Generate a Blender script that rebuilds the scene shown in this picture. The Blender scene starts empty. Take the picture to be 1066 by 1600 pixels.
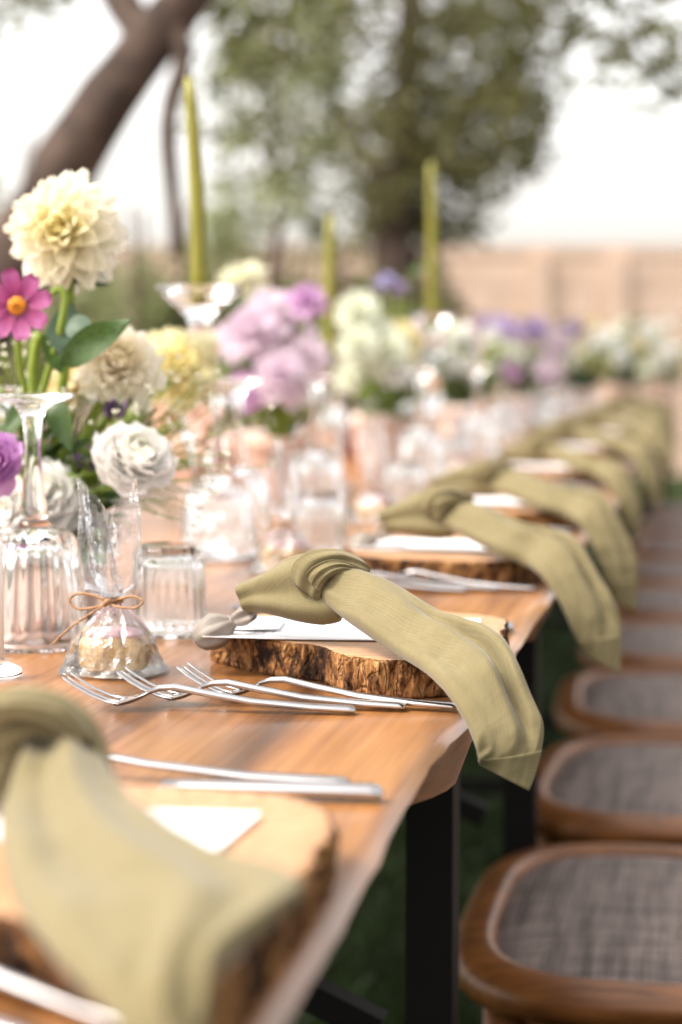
import bpy, math, random
from mathutils import Vector, Matrix, noise
rnd = random.Random(7)
V = Vector
PI = math.pi
scene = bpy.context.scene
col = scene.collection

# ------------------------------------------------------------------ camera
F = 70.0 / 36.0 * 1600.0          # focal length in photo pixels
CAM = V((0, 0, 0.96)); YAW = math.atan(579 / F); PITCH = math.atan(250 / F)
cd = bpy.data.cameras.new('camera'); cam = bpy.data.objects.new('camera', cd); col.objects.link(cam)
cd.sensor_fit = 'VERTICAL'; cd.sensor_height = 36; cd.sensor_width = 24; cd.lens = 70
cd.clip_start = 0.05; cd.clip_end = 3000
cam.location = CAM; cam.rotation_euler = (PI / 2 - PITCH, 0, YAW)
cd.dof.use_dof = True; cd.dof.focus_distance = 1.205; cd.dof.aperture_fstop = 4.4
cd.dof.aperture_blades = 0
scene.camera = cam

# ------------------------------------------------------------------ light
SUN_EL, SUN_AZ = math.radians(53), math.radians(-114)      # azimuth from +Y, negative = left
w = bpy.data.worlds.new('World'); scene.world = w; w.use_nodes = True
nt = w.node_tree; nt.nodes.clear()
sky = nt.nodes.new('ShaderNodeTexSky'); sky.sky_type = 'NISHITA'; sky.sun_disc = False
sky.sun_elevation = SUN_EL; sky.sun_rotation = SUN_AZ; sky.dust_density = 4.0; sky.air_density = 1.0; sky.ozone_density = 1.0
hs = nt.nodes.new('ShaderNodeHueSaturation'); hs.inputs['Saturation'].default_value = 0.22
bg = nt.nodes.new('ShaderNodeBackground'); bg.inputs['Strength'].default_value = 0.15
wo = nt.nodes.new('ShaderNodeOutputWorld')
tint = nt.nodes.new('ShaderNodeMix'); tint.data_type = 'RGBA'; tint.blend_type = 'MULTIPLY'; tint.inputs[0].default_value = 1.0
tint.inputs[7].default_value = (1.0, 0.95, 0.90, 1)
nt.links.new(sky.outputs[0], hs.inputs['Color']); nt.links.new(hs.outputs[0], tint.inputs[6])
nt.links.new(tint.outputs[2], bg.inputs[0]); nt.links.new(bg.outputs[0], wo.inputs[0])
sd = bpy.data.lights.new('sun', 'SUN'); sun = bpy.data.objects.new('sun', sd); col.objects.link(sun)
sd.energy = 1.0; sd.angle = math.radians(18); sd.color = (1.0, 0.94, 0.86)
sdir = V((math.sin(SUN_AZ) * math.cos(SUN_EL), math.cos(SUN_AZ) * math.cos(SUN_EL), math.sin(SUN_EL)))
sun.rotation_euler = sdir.to_track_quat('Z', 'Y').to_euler(); sun.location = (0, 0, 12)
scene.view_settings.view_transform = 'Standard'; scene.view_settings.look = 'None'
scene.view_settings.gamma = 1; scene.view_settings.use_curve_mapping = False
scene.view_settings.exposure = 1.82
cy = scene.cycles
cy.use_denoising = True; cy.max_bounces = 14; cy.transmission_bounces = 12; cy.transparent_max_bounces = 24
cy.diffuse_bounces = 4; cy.glossy_bounces = 5; cy.sample_clamp_indirect = 8; cy.blur_glossy = 0.5

# ------------------------------------------------------------------ pixel helpers (photo pixels -> real points)
FWD = V((-math.sin(YAW) * math.cos(PITCH), math.cos(YAW) * math.cos(PITCH), -math.sin(PITCH)))
RGT = V((math.cos(YAW), math.sin(YAW), 0)); UPV = RGT.cross(FWD)
def P(px, py, d): return CAM + FWD * d + RGT * ((px - 533) / F * d) + UPV * (-(py - 800) / F * d)
def T(px, py, z):
    r = P(px, py, 1) - CAM
    return CAM + r * ((z - CAM.z) / r.z)

# ------------------------------------------------------------------ node material helper
class M:
    def __init__(s, name):
        s.m = bpy.data.materials.new(name); s.m.use_nodes = True; s.t = s.m.node_tree; s.t.nodes.clear()
        s.out = s.n('ShaderNodeOutputMaterial')
    def n(s, t, **k):
        x = s.t.nodes.new(t)
        for a, b in k.items(): setattr(x, a, b)
        return x
    def l(s, a, b): s.t.links.new(a, b)
    def setv(s, node, **k):
        for a, b in k.items():
            i = node.inputs[a.replace('_', ' ')]
            if isinstance(b, bpy.types.NodeSocket): s.l(b, i)
            else: i.default_value = (tuple(b) + (1,)) if isinstance(b, tuple) and len(b) == 3 and i.type == 'RGBA' else b
        return node
    def coord(s, kind='Object', scale=(1, 1, 1), rot=(0, 0, 0)):
        c = s.n('ShaderNodeTexCoord'); mp = s.n('ShaderNodeMapping'); mp.inputs['Scale'].default_value = scale
        mp.inputs['Rotation'].default_value = rot
        s.l(c.outputs[kind], mp.inputs[0]); return mp.outputs[0]
    def noise(s, vec, scale=5, detail=4, rough=.5, dist=0):
        x = s.n('ShaderNodeTexNoise'); s.l(vec, x.inputs['Vector'])
        x.inputs['Scale'].default_value = scale; x.inputs['Detail'].default_value = detail
        x.inputs['Roughness'].default_value = rough; x.inputs['Distortion'].default_value = dist
        return x.outputs['Fac']
    def ramp(s, fac, stops):
        x = s.n('ShaderNodeValToRGB'); s.l(fac, x.inputs[0]); e = x.color_ramp.elements
        while len(e) < len(stops): e.new(.5)
        for el, (p, c) in zip(e, stops): el.position = p; el.color = (c[0], c[1], c[2], 1) if isinstance(c, tuple) else (c, c, c, 1)
        return x.outputs[0]
    def mix(s, fac, a, b, mode='MIX'):
        x = s.n('ShaderNodeMix'); x.data_type = 'RGBA'; x.blend_type = mode
        for i, q in ((0, fac), (6, a), (7, b)):
            if isinstance(q, bpy.types.NodeSocket): s.l(q, x.inputs[i])
            else: x.inputs[i].default_value = q if i == 0 else (q[0], q[1], q[2], 1)
        return x.outputs[2]
    def math(s, op, a, b=0.0):
        x = s.n('ShaderNodeMath'); x.operation = op
        for i, q in ((0, a), (1, b)):
            if isinstance(q, bpy.types.NodeSocket): s.l(q, x.inputs[i])
            else: x.inputs[i].default_value = q
        return x.outputs[0]
    def bump(s, h, strength=.3, dist=.002):
        x = s.n('ShaderNodeBump'); s.l(h, x.inputs['Height']); x.inputs['Strength'].default_value = strength
        x.inputs['Distance'].default_value = dist; return x.outputs[0]
    def pbr(s, **k):
        x = s.n('ShaderNodeBsdfPrincipled'); s.setv(x, **k); s.l(x.outputs[0], s.out.inputs[0]); return x
    def surf(s, sh): s.l(sh, s.out.inputs[0]); return s.m

def simple(name, c, rough=.5, metal=0, var=.15, scale=30, bump=.0):
    m = M(name); v = m.coord(); f = m.noise(v, scale, 4)
    cc = m.ramp(f, [(.3, tuple(x * (1 - var) for x in c)), (.7, tuple(min(1, x * (1 + var)) for x in c))])
    p = m.pbr(Base_Color=cc, Roughness=rough, Metallic=metal)
    if bump: m.l(m.bump(f, bump), p.inputs['Normal'])
    return m.m

def leafy(name, c, var=.35, trans=.35, scale=20, objcol=False, rough=.5):
    """thin plant tissue: diffuse + translucent + a little gloss"""
    m = M(name); v = m.coord(); f = m.noise(v, scale, 3)
    a = m.ramp(f, [(.3, tuple(x * (1 - var) for x in c)), (.7, tuple(min(1, x * (1 + var)) for x in c))])
    if objcol:
        oi = m.n('ShaderNodeObjectInfo'); a = m.mix(1.0, a, oi.outputs['Color'], 'MULTIPLY')
    d = m.n('ShaderNodeBsdfPrincipled'); m.setv(d, Base_Color=a, Roughness=rough, Specular_IOR_Level=.25)
    t = m.n('ShaderNodeBsdfTranslucent'); m.l(a, t.inputs[0])
    x = m.n('ShaderNodeMixShader'); x.inputs[0].default_value = trans
    m.l(d.outputs[0], x.inputs[1]); m.l(t.outputs[0], x.inputs[2]); return m.surf(x.outputs[0])

MAT = {}
def wood_table():
    m = M('table_wood'); v = m.coord('Object', (9, .75, 9)); warp = m.noise(v, 1.1, 3, .55, .6)
    v2 = m.coord('Object', (60, 1.6, 60)); fine = m.noise(v2, 2.0, 5, .6, .3)
    v3 = m.coord('Object', (3.2, .55, 3)); big = m.noise(v3, 1.6, 3, .5, 1.2)
    c1 = m.ramp(warp, [(.34, (.11, .042, .012)), (.45, (.27, .116, .033)), (.56, (.37, .172, .056)), (.68, (.22, .090, .025))])
    c2 = m.ramp(big, [(.36, (.30, .25, .22)), (.45, (.80, .74, .70)), (.58, (1.08, 1.03, 1.0))])
    c = m.mix(.8, c1, c2, 'MULTIPLY')
    c3 = m.ramp(fine, [(.32, (.5, .44, .38)), (.58, (1, 1, 1))]); c = m.mix(.75, c, c3, 'MULTIPLY')
    r = m.ramp(fine, [(.3, .42), (.7, .30)])
    p = m.pbr(Base_Color=c, Roughness=r, Coat_Weight=.35, Coat_Roughness=.16); m.l(m.bump(fine, .08, .001), p.inputs['Normal']); return m.m
MAT['table'] = wood_table()
def wood_edge():
    m = M('live_edge_wood'); v = m.coord('Object', (30, 6, 60)); f = m.noise(v, 2, 5, .6, .4)
    c = m.ramp(f, [(.3, (.15, .06, .026)), (.7, (.33, .16, .08))]); p = m.pbr(Base_Color=c, Roughness=.45)
    m.l(m.bump(f, .3, .002), p.inputs['Normal']); return m.m
MAT['edge'] = wood_edge()
def chair_wood():
    m = M('chair_wood'); v = m.coord('Object', (5, 26, 26)); f = m.noise(v, 2.2, 5, .6, .5)
    g = m.noise(m.coord('Object'), 14, 3)
    c = m.ramp(f, [(.3, (.10, .034, .009)), (.55, (.25, .095, .025)), (.8, (.36, .155, .046))])
    c = m.mix(.5, c, m.ramp(g, [(.35, (.55, .5, .5)), (.65, (1, 1, 1))]), 'MULTIPLY')
    p = m.pbr(Base_Color=c, Roughness=.38); m.l(m.bump(f, .12, .001), p.inputs['Normal']); return m.m
MAT['chair'] = chair_wood()
def weave():
    m = M('woven_seat'); c = m.n('ShaderNodeTexCoord'); sep = m.n('ShaderNodeSeparateXYZ'); m.l(c.outputs['Object'], sep.inputs[0])
    nz = m.noise(m.coord('Object', (1, 1, 1)), 60, 2)
    def stripes(o, k, w=0.5):
        a = m.math('MULTIPLY', o, k); a = m.math('ADD', a, m.math('MULTIPLY', nz, 1.4)); return m.math('SINE', a)
    sx = stripes(sep.outputs[0], 2 * PI / .0060); sy = stripes(sep.outputs[1], 2 * PI / .0066)
    h = m.math('MAXIMUM', sx, m.math('MULTIPLY', sy, .9))
    prod = m.math('MULTIPLY', sx, sy)
    big = m.noise(m.coord('Object', (5, 75, 1)), 1.6, 3, .6); big2 = m.noise(m.coord('Object', (75, 5, 1)), 1.0, 3, .6)
    spots = m.noise(m.coord('Object', (1, 1, 1)), 22, 3, .5)
    k = m.ramp(m.math('ADD', m.math('MULTIPLY', prod, .25), .5), [(.25, (.03, .023, .020)), (.5, (.17, .135, .120)), (.75, (.46, .385, .345))])
    k = m.mix(.75, k, m.ramp(big, [(.36, (.36, .33, .31)), (.6, (1.3, 1.27, 1.25))]), 'MULTIPLY')
    k = m.mix(.75, k, m.ramp(big2, [(.36, (.36, .33, .31)), (.6, (1.3, 1.27, 1.25))]), 'MULTIPLY')
    k = m.mix(.8, k, m.ramp(spots, [(.26, (.35, .26, .22)), (.36, (1, 1, 1))]), 'MULTIPLY')
    p = m.pbr(Base_Color=k, Roughness=.62); m.l(m.bump(h, .5, .0012), p.inputs['Normal']); return m.m
MAT['weave'] = weave()
def linen():
    m = M('olive_linen'); c = m.n('ShaderNodeTexCoord'); sep = m.n('ShaderNodeSeparateXYZ'); m.l(c.outputs['UV'], sep.inputs[0])
    nz = m.noise(m.coord('UV', (40, 40, 1)), 1, 3); 
    def th(o, k, am): return m.math('SINE', m.math('ADD', m.math('MULTIPLY', o, k), m.math('MULTIPLY', nz, am)))
    a = th(sep.outputs[0], 2 * PI / .0013, 1.2); b = th(sep.outputs[1], 2 * PI / .0016, 1.8)
    h = m.math('ADD', m.math('MULTIPLY', a, .6), m.math('MULTIPLY', b, .4))
    slub = m.noise(m.coord('UV', (1500, 70, 1)), 1, 3, .6); slub2 = m.noise(m.coord('UV', (70, 1200, 1)), 1, 3, .6)
    mot = m.noise(m.coord('Object'), 40, 4, .6)
    k = m.ramp(m.math('ADD', m.math('MULTIPLY', h, .3), .5), [(.1, (.176, .145, .074)), (.9, (.210, .175, .093))])
    for q in (slub, slub2): k = m.mix(.42, k, m.ramp(q, [(.3, (.72, .72, .68)), (.7, (1.15, 1.15, 1.15))]), 'MULTIPLY')
    k = m.mix(.5, k, m.ramp(mot, [(.3, (.85, .85, .8)), (.7, (1.08, 1.08, 1.1))]), 'MULTIPLY')
    d = m.n('ShaderNodeBsdfPrincipled'); m.setv(d, Base_Color=k, Roughness=.85, Specular_IOR_Level=.15, Sheen_Weight=.25, Sheen_Roughness=.4)
    m.l(m.bump(h, .10, .0004), d.inputs['Normal'])
    t = m.n('ShaderNodeBsdfTranslucent'); m.l(k, t.inputs[0]); x = m.n('ShaderNodeMixShader'); x.inputs[0].default_value = .12
    m.l(d.outputs[0], x.inputs[1]); m.l(t.outputs[0], x.inputs[2]); return m.surf(x.outputs[0])
MAT['linen'] = linen()
def bark():
    m = M('olive_bark'); v = m.coord('Object', (1, 1, .38)); warp = m.noise(v, 75, 4, .6, 1.2)
    vo = m.n('ShaderNodeTexVoronoi'); vo.feature = 'DISTANCE_TO_EDGE'; vo.inputs['Scale'].default_value = 110
    dv = m.n('ShaderNodeVectorMath'); dv.operation = 'ADD'; m.l(m.coord('Object', (1, 1, .42)), dv.inputs[0])
    nn = m.n('ShaderNodeTexNoise'); nn.inputs['Scale'].default_value = 60; nn.inputs['Detail'].default_value = 3; m.l(m.coord('Object'), nn.inputs['Vector'])
    sc = m.n('ShaderNodeVectorMath'); sc.operation = 'SCALE'; sc.inputs['Scale'].default_value = .012; m.l(nn.outputs['Color'], sc.inputs[0]); m.l(sc.outputs[0], dv.inputs[1]); m.l(dv.outputs[0], vo.inputs['Vector'])
    crack = m.ramp(vo.outputs[0], [(0.0, 0.0), (.13, 1.0)])
    n2 = m.noise(m.coord('Object', (1, 1, .6)), 260, 5, .7, .4); big = m.noise(m.coord('Object'), 26, 3, .5)
    f = m.math('ADD', m.math('MULTIPLY', warp, .65), m.math('MULTIPLY', n2, .35)); f = m.math('ADD', f, m.math('MULTIPLY', m.math('SUBTRACT', big, .5), .55))
    c = m.ramp(f, [(.36, (.014, .007, .004)), (.45, (.05, .022, .010)), (.51, (.17, .072, .024)), (.58, (.34, .165, .060)), (.7, (.50, .29, .13))])
    c = m.mix(.42, c, m.mix(crack, (.12, .08, .06), (1, 1, 1)), 'MULTIPLY')
    h = m.math('ADD', m.math('MULTIPLY', f, .7), m.math('MULTIPLY', crack, .3))
    p = m.pbr(Base_Color=c, Roughness=.92, Specular_IOR_Level=.2); m.l(m.bump(h, 1.0, .006), p.inputs['Normal']); return m.m
MAT['bark'] = bark()
def slice_wood():
    m = M('olive_wood_slice'); v = m.coord('Object', (1, 1.3, 1)); wv = m.n('ShaderNodeTexWave'); wv.wave_type = 'RINGS'; wv.rings_direction = 'Z'
    m.l(v, wv.inputs[0]); m.setv(wv, Scale=26.0, Distortion=5.0, Detail=3.0, Detail_Scale=1.4)
    n2 = m.noise(m.coord('Object', (40, 8, 1)), 2, 4, .6)
    c = m.ramp(wv.outputs['Fac'], [(0, (.36, .19, .09)), (.6, (.50, .30, .17)), (1, (.44, .25, .13))])
    c = m.mix(.6, c, m.ramp(n2, [(.3, (.75, .68, .6)), (.6, (1, 1, 1))]), 'MULTIPLY')
    m.pbr(Base_Color=c, Roughness=.42); return m.m
MAT['slice'] = slice_wood()
MAT['steel'] = simple('polished_steel', (.52, .505, .50), .18, 1, .04, 60)
MAT['black_metal'] = simple('black_metal', (.004, .0035, .003), .6, 0, .2, 20); MAT['black_metal'].node_tree.nodes['Principled BSDF'].inputs['Specular IOR Level'].default_value = .2
MAT['_'] = simple('black_metal', (.005, .0045, .004), .6, 0, .2, 20)
MAT['twine'] = simple('jute_twine', (.30, .165, .08), .9, 0, .35, 400, .6)
MAT['grey_cloth'] = simple('grey_satin_pouch', (.21, .18, .15), .6, 0, .15, 60, .2)
MAT['candle'] = simple('olive_wax', (.20, .185, .014), .42, 0, .12, 20)
MAT['wick'] = simple('wick', (.05, .04, .03), .9)
MAT['white_wax'] = simple('white_wax', (.8, .78, .74), .5, 0, .05)
MAT['terracotta'] = simple('terracotta', (.52, .33, .25), .75, 0, .2, 40, .2)
MAT['pink_pot'] = simple('pink_ceramic', (.60, .47, .41), .6, 0, .12, 40, .1)
def glass(name, c=(1, 1, 1), rough=0.0, ior=1.45):
    m = M(name); m.pbr(Base_Color=c, Roughness=rough, IOR=ior, Transmission_Weight=1.0); return m.m
MAT['glass'] = glass('clear_glass'); MAT['amber'] = glass('amber_glass', (.55, .16, .04))
def film():
    m = M('cellophane'); v = m.coord('Object'); f = m.noise(v, 48, 4, .6, 1.2)
    b = m.bump(f, .6, .007)
    fr = m.n('ShaderNodeFresnel'); fr.inputs['IOR'].default_value = 1.6; m.l(b, fr.inputs['Normal'])
    g = m.n('ShaderNodeBsdfGlossy'); g.inputs['Roughness'].default_value = .10; m.l(b, g.inputs['Normal'])
    t = m.n('ShaderNodeBsdfTransparent'); t.inputs[0].default_value = (.985, .985, .99, 1)
    tr = m.n('ShaderNodeBsdfTranslucent'); tr.inputs[0].default_value = (.9, .9, .92, 1)
    y = m.n('ShaderNodeMixShader'); m.l(m.ramp(f, [(.4, .02), (.75, .16)]), y.inputs[0]); m.l(t.outputs[0], y.inputs[1]); m.l(tr.outputs[0], y.inputs[2])
    x = m.n('ShaderNodeMixShader'); m.l(m.math('ADD', m.math('MULTIPLY', fr.outputs[0], 1.1), .03), x.inputs[0])
    m.l(y.outputs[0], x.inputs[1]); m.l(g.outputs[0], x.inputs[2]); return m.surf(x.outputs[0])
MAT['film'] = film()
def sponge():
    m = M('sponge_cake'); f = m.noise(m.coord('Object'), 160, 5, .7); g = m.noise(m.coord('Object'), 45, 3)
    c = m.ramp(f, [(.35, (.55, .31, .09)), (.6, (.85, .62, .30))]); c = m.mix(.6, c, m.ramp(g, [(.35, (.75, .55, .35)), (.6, (1, 1, 1))]), 'MULTIPLY')
    p = m.pbr(Base_Color=c, Roughness=.85); m.l(m.bump(f, 1, .003), p.inputs['Normal']); return m.m
MAT['sponge'] = sponge()
MAT['icing'] = simple('pink_icing', (.78, .52, .54), .4, 0, .2, 50, .2)
def printed(name, lines, pitch, x0, x1, y0, y1):
    """white card with rows of fine print too small to read (UV in metres)"""
    m = M(name); c = m.n('ShaderNodeTexCoord'); sep = m.n('ShaderNodeSeparateXYZ'); m.l(c.outputs['UV'], sep.inputs[0])
    x, y = sep.outputs[0], sep.outputs[1]
    def rng(o, a, b): return m.math('MULTIPLY', m.math('GREATER_THAN', o, a), m.math('LESS_THAN', o, b))
    row = m.math('LESS_THAN', m.math('FRACT', m.math('DIVIDE', x, pitch)), .30)
    ch = m.math('GREATER_THAN', m.noise(m.coord('UV', (60, 700, 1)), 1, 2), .46)
    k = m.math('MULTIPLY', m.math('MULTIPLY', row, ch), m.math('MULTIPLY', rng(x, x0, x1), rng(y, y0, y1)))
    k = m.math('MULTIPLY', k, .55)
    m.pbr(Base_Color=m.mix(k, (.80, .79, .80), (.22, .22, .24)), Roughness=.6); return m.m
MAT['menu'] = printed('menu_paper', 10, .006, .03, .14, .02, .08)
MAT['name'] = printed('name_paper', 1, .014, .010, .030, .012, .040)
# plants
MAT['petal_cream'] = leafy('cream_petal', (.92, .90, .87), .04, .45, 30, True)
MAT['petal_far'] = leafy('soft_petal', (.9, .9, .9), .08, .35, 30, True)
def cosmos_mat():
    m = M('cosmos_petal'); c = m.n('ShaderNodeTexCoord'); sep = m.n('ShaderNodeSeparateXYZ'); m.l(c.outputs['UV'], sep.inputs[0])
    st = m.noise(m.coord('UV', (14, 1.2, 1)), 2.0, 3); 
    base = m.ramp(sep.outputs[1], [(0, (.16, .006, .06)), (.35, (.34, .04, .17)), (.8, (.42, .11, .29)), (1, (.24, .018, .12))])
    k = m.mix(.6, base, m.ramp(st, [(.35, (.45, .28, .4)), (.6, (1.1, 1.1, 1.1))]), 'MULTIPLY')
    d = m.n('ShaderNodeBsdfPrincipled'); m.setv(d, Base_Color=k, Roughness=.5); t = m.n('ShaderNodeBsdfTranslucent'); m.l(k, t.inputs[0])
    x = m.n('ShaderNodeMixShader'); x.inputs[0].default_value = .3; m.l(d.outputs[0], x.inputs[1]); m.l(t.outputs[0], x.inputs[2]); return m.surf(x.outputs[0])
MAT['cosmos'] = cosmos_mat()
MAT['pollen'] = simple('orange_pollen', (.62, .22, .015), .85, 0, .4, 300, .6)
MAT['stem'] = leafy('green_stem', (.20, .27, .04), .2, .1, 20)
MAT['leaf_dark'] = leafy('dark_leaf', (.045, .085, .018), .35, .25, 30, rough=.35)
MAT['leaf_blue'] = leafy('grey_green_leaf', (.085, .135, .085), .25, .25, 30, rough=.45)
MAT['leaf_lime'] = leafy('fresh_leaf', (.17, .24, .035), .3, .35, 30)
MAT['olive_leaf'] = leafy('olive_tree_leaf', (.15, .155, .06), .5, .34, 3)
MAT['olive_leaf2'] = leafy('dark_tree_leaf', (.135, .128, .048), .5, .40, 3)
MAT['shrub_leaf'] = leafy('shrub_leaf', (.21, .23, .10), .4, .3, 3)
MAT['trunk'] = simple('tree_bark', (.075, .047, .034), .9, 0, .5, 14, .8)
def lawn():
    m = M('lawn'); f = m.noise(m.coord('Object'), 90, 4, .7); g = m.noise(m.coord('Object'), 2.0, 4)
    c = m.ramp(f, [(.3, (.009, .018, .004)), (.7, (.024, .038, .009))]); c = m.mix(.5, c, m.ramp(g, [(.3, (.6, .65, .5)), (.7, (1.1, 1, .9))]), 'MULTIPLY')
    m.pbr(Base_Color=c, Roughness=.95, Specular_IOR_Level=.1); return m.m
MAT['lawn'] = lawn(); MAT['grass'] = leafy('grass_blade', (.022, .042, .007), .4, .25, 8)
def wallmat():
    m = M('peach_block_wall'); f = m.noise(m.coord('Object'), 2.2, 5, .6); g = m.noise(m.coord('Object', (.5, .5, 5)), 3, 4, .6)
    c = m.ramp(f, [(.3, (.57, .41, .30)), (.7, (.68, .51, .40))]); c = m.mix(.6, c, m.ramp(g, [(.35, (.85, .8, .78)), (.6, (1.02, 1, 1))]), 'MULTIPLY')
    p = m.pbr(Base_Color=c, Roughness=.9); m.l(m.bump(f, .4, .01), p.inputs['Normal']); return m.m
MAT['wall'] = wallmat()
MAT['mortar'] = simple('mortar', (.36, .26, .20), .95, 0, .15, 8)

# ------------------------------------------------------------------ mesh helpers
class MB:
    def __init__(s): s.v = []; s.f = []; s.uv = None; s.mi = []
    def add(s, v, f, mi=0, uv=None):
        o = len(s.v); s.v += [tuple(x) for x in v]; s.f += [tuple(i + o for i in q) for q in f]; s.mi += [mi] * len(f)
        if uv is not None:
            if s.uv is None: s.uv = [(0, 0)] * o
            s.uv += uv
        elif s.uv is not None: s.uv += [(0, 0)] * len(v)
    def mesh(s, name, mats, smooth=True):
        me = bpy.data.meshes.new(name); me.from_pydata(s.v, [], s.f); me.validate(clean_customdata=False)
        for m in (mats if isinstance(mats, (list, tuple)) else [mats]): me.materials.append(MAT[m] if isinstance(m, str) else m)
        if len(me.polygons) == len(s.mi) and max(s.mi or [0]) > 0: me.polygons.foreach_set('material_index', s.mi)
        if smooth: me.polygons.foreach_set('use_smooth', [True] * len(me.polygons))
        if s.uv is not None:
            ul = me.uv_layers.new(name='UVMap')
            for lp in me.loops: ul.data[lp.index].uv = s.uv[lp.vertex_index]
        me.update(); return me
    def build(s, name, mats, parent=None, smooth=True, loc=None):
        return link(name, s.mesh(name, mats, smooth), parent, loc)
def link(name, me, parent=None, loc=None, rot=None, color=None):
    o = bpy.data.objects.new(name, me); col.objects.link(o)
    if parent is not None: o.parent = parent
    if loc is not None: o.location = loc
    if rot is not None: o.rotation_euler = rot
    if color is not None: o.color = (color[0], color[1], color[2], 1)
    return o
def tag(o, label, cat, group=None, kind=None):
    if label: o['label'] = label
    if cat: o['category'] = cat
    if group: o['group'] = group
    if kind: o['kind'] = kind
    return o
def thing(name, label, cat, loc=(0, 0, 0), rz=0, group=None):
    o = link(name, None, None, loc, (0, 0, rz)); o.empty_display_size = .05; return tag(o, label, cat, group)
def grid_faces(n, m, closed=False):
    """n rows of m verts"""
    f = []
    for i in range(n - 1):
        for j in range(m if closed else m - 1):
            k = (j + 1) % m; f.append((i * m + j, i * m + k, (i + 1) * m + k, (i + 1) * m + j))
    return f
def cr(pts, n):
    """Catmull-Rom resample of a list of tuples/Vectors"""
    pts = [V(p) for p in pts]; out = []; k = len(pts) - 1
    for i in range(n):
        t = i / (n - 1) * k; j = min(int(t), k - 1); u = t - j
        p0, p1, p2, p3 = pts[max(j - 1, 0)], pts[j], pts[j + 1], pts[min(j + 2, k)]
        out.append(.5 * ((2 * p1) + (p2 - p0) * u + (2 * p0 - 5 * p1 + 4 * p2 - p3) * u * u + (3 * p1 - p0 - 3 * p2 + p3) * u ** 3))
    return out
def tube(mb, pts, rad, n=8, mi=0, flat=1.0, jitter=0.0, cap=True):
    pts = [V(p) for p in pts]; L = len(pts); r = rad if isinstance(rad, (list, tuple)) else [rad] * L
    t0 = (pts[1] - pts[0]).normalized(); ref = V((0, 0, 1)) if abs(t0.z) < .9 else V((1, 0, 0)); nrm = (ref - t0 * ref.dot(t0)).normalized()
    vs = []
    for i, p in enumerate(pts):
        t = (pts[min(i + 1, L - 1)] - pts[max(i - 1, 0)]).normalized(); nrm = (nrm - t * nrm.dot(t)).normalized(); b = t.cross(nrm)
        for k in range(n):
            a = 2 * PI * k / n; q = r[i] * (1 + (jitter * noise.noise(p * 9 + V((math.cos(a), math.sin(a), 0)) * 2) if jitter else 0))
            vs.append(p + nrm * (math.cos(a) * q * flat) + b * (math.sin(a) * q))
    f = grid_faces(L, n, True)
    if cap: f += [tuple(range(n - 1, -1, -1)), tuple((L - 1) * n + k for k in range(n))]
    mb.add(vs, f, mi)
def lathe(mb, prof, n=48, rib=0, ramp=None, mi=0, off=(0, 0, 0)):
    vs = []
    for r, z, *a in prof:
        am = a[0] if a else 0
        for k in range(n):
            th = 2 * PI * k / n; q = r * (1 + am * (abs(math.cos(th * rib / 2)) - .6)); vs.append((off[0] + q * math.cos(th), off[1] + q * math.sin(th), off[2] + z))
    mb.add(vs, grid_faces(len(prof), n, True), mi)
def boxm(mb, a, b, mi=0, mat=None):
    vs = [V((x, y, z)) for x in (a[0], b[0]) for y in (a[1], b[1]) for z in (a[2], b[2])]
    if mat: vs = [mat @ v for v in vs]
    mb.add(vs, [(0, 1, 3, 2), (4, 6, 7, 5), (0, 4, 5, 1), (2, 3, 7, 6), (0, 2, 6, 4), (1, 5, 7, 3)], mi)
def bar(mb, p, q, w, h, mi=0):
    p, q = V(p), V(q); t = (q - p); L = t.length; t.normalize(); up = V((0, 0, 1)) if abs(t.z) < .95 else V((0, 1, 0))
    s = t.cross(up).normalized(); u = s.cross(t); m = Matrix((s, t, u)).transposed().to_4x4(); m.translation = p
    boxm(mb, (-w / 2, 0, -h / 2), (w / 2, L, h / 2), mi, m)

# ------------------------------------------------------------------ ground
TZ = 0.75
mb = MB(); g = []
N = 60
for i in range(N + 1):
    for j in range(N + 1):
        x = (i / N * 2 - 1); y = (j / N * 2 - 1); x = math.copysign(abs(x) ** 2.6, x) * 300; y = math.copysign(abs(y) ** 2.6, y) * 300
        g.append((x, y + 3, .02 * noise.noise(V((x * .3, y * .3, 0)))))
mb.add(g, grid_faces(N + 1, N + 1)); lawn_o = mb.build('lawn', 'lawn'); tag(lawn_o, 'green lawn under the table and chairs', None, None, 'structure')
mb = MB()
for i in range(26000):
    x = rnd.uniform(-1.6, .75); y = rnd.uniform(.7, 7.0) if rnd.random() < .8 else rnd.uniform(7, 13); h = rnd.uniform(.025, .06); a = rnd.uniform(0, PI); l = V((rnd.gauss(0, .4), rnd.gauss(0, .4), 1)) * h
    wv = V((math.cos(a), math.sin(a), 0)) * .0022; p = V((x, y, .005))
    mb.add([p - wv, p + wv, p + l * .6 + wv * .7 , p + l * 1.0 + V((l.x, l.y, 0)) * .5], [(0, 1, 2), (0, 2, 3)])
tag(mb.build('grass', 'grass'), 'short dark green grass blades under the table', None, None, 'stuff')

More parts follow.
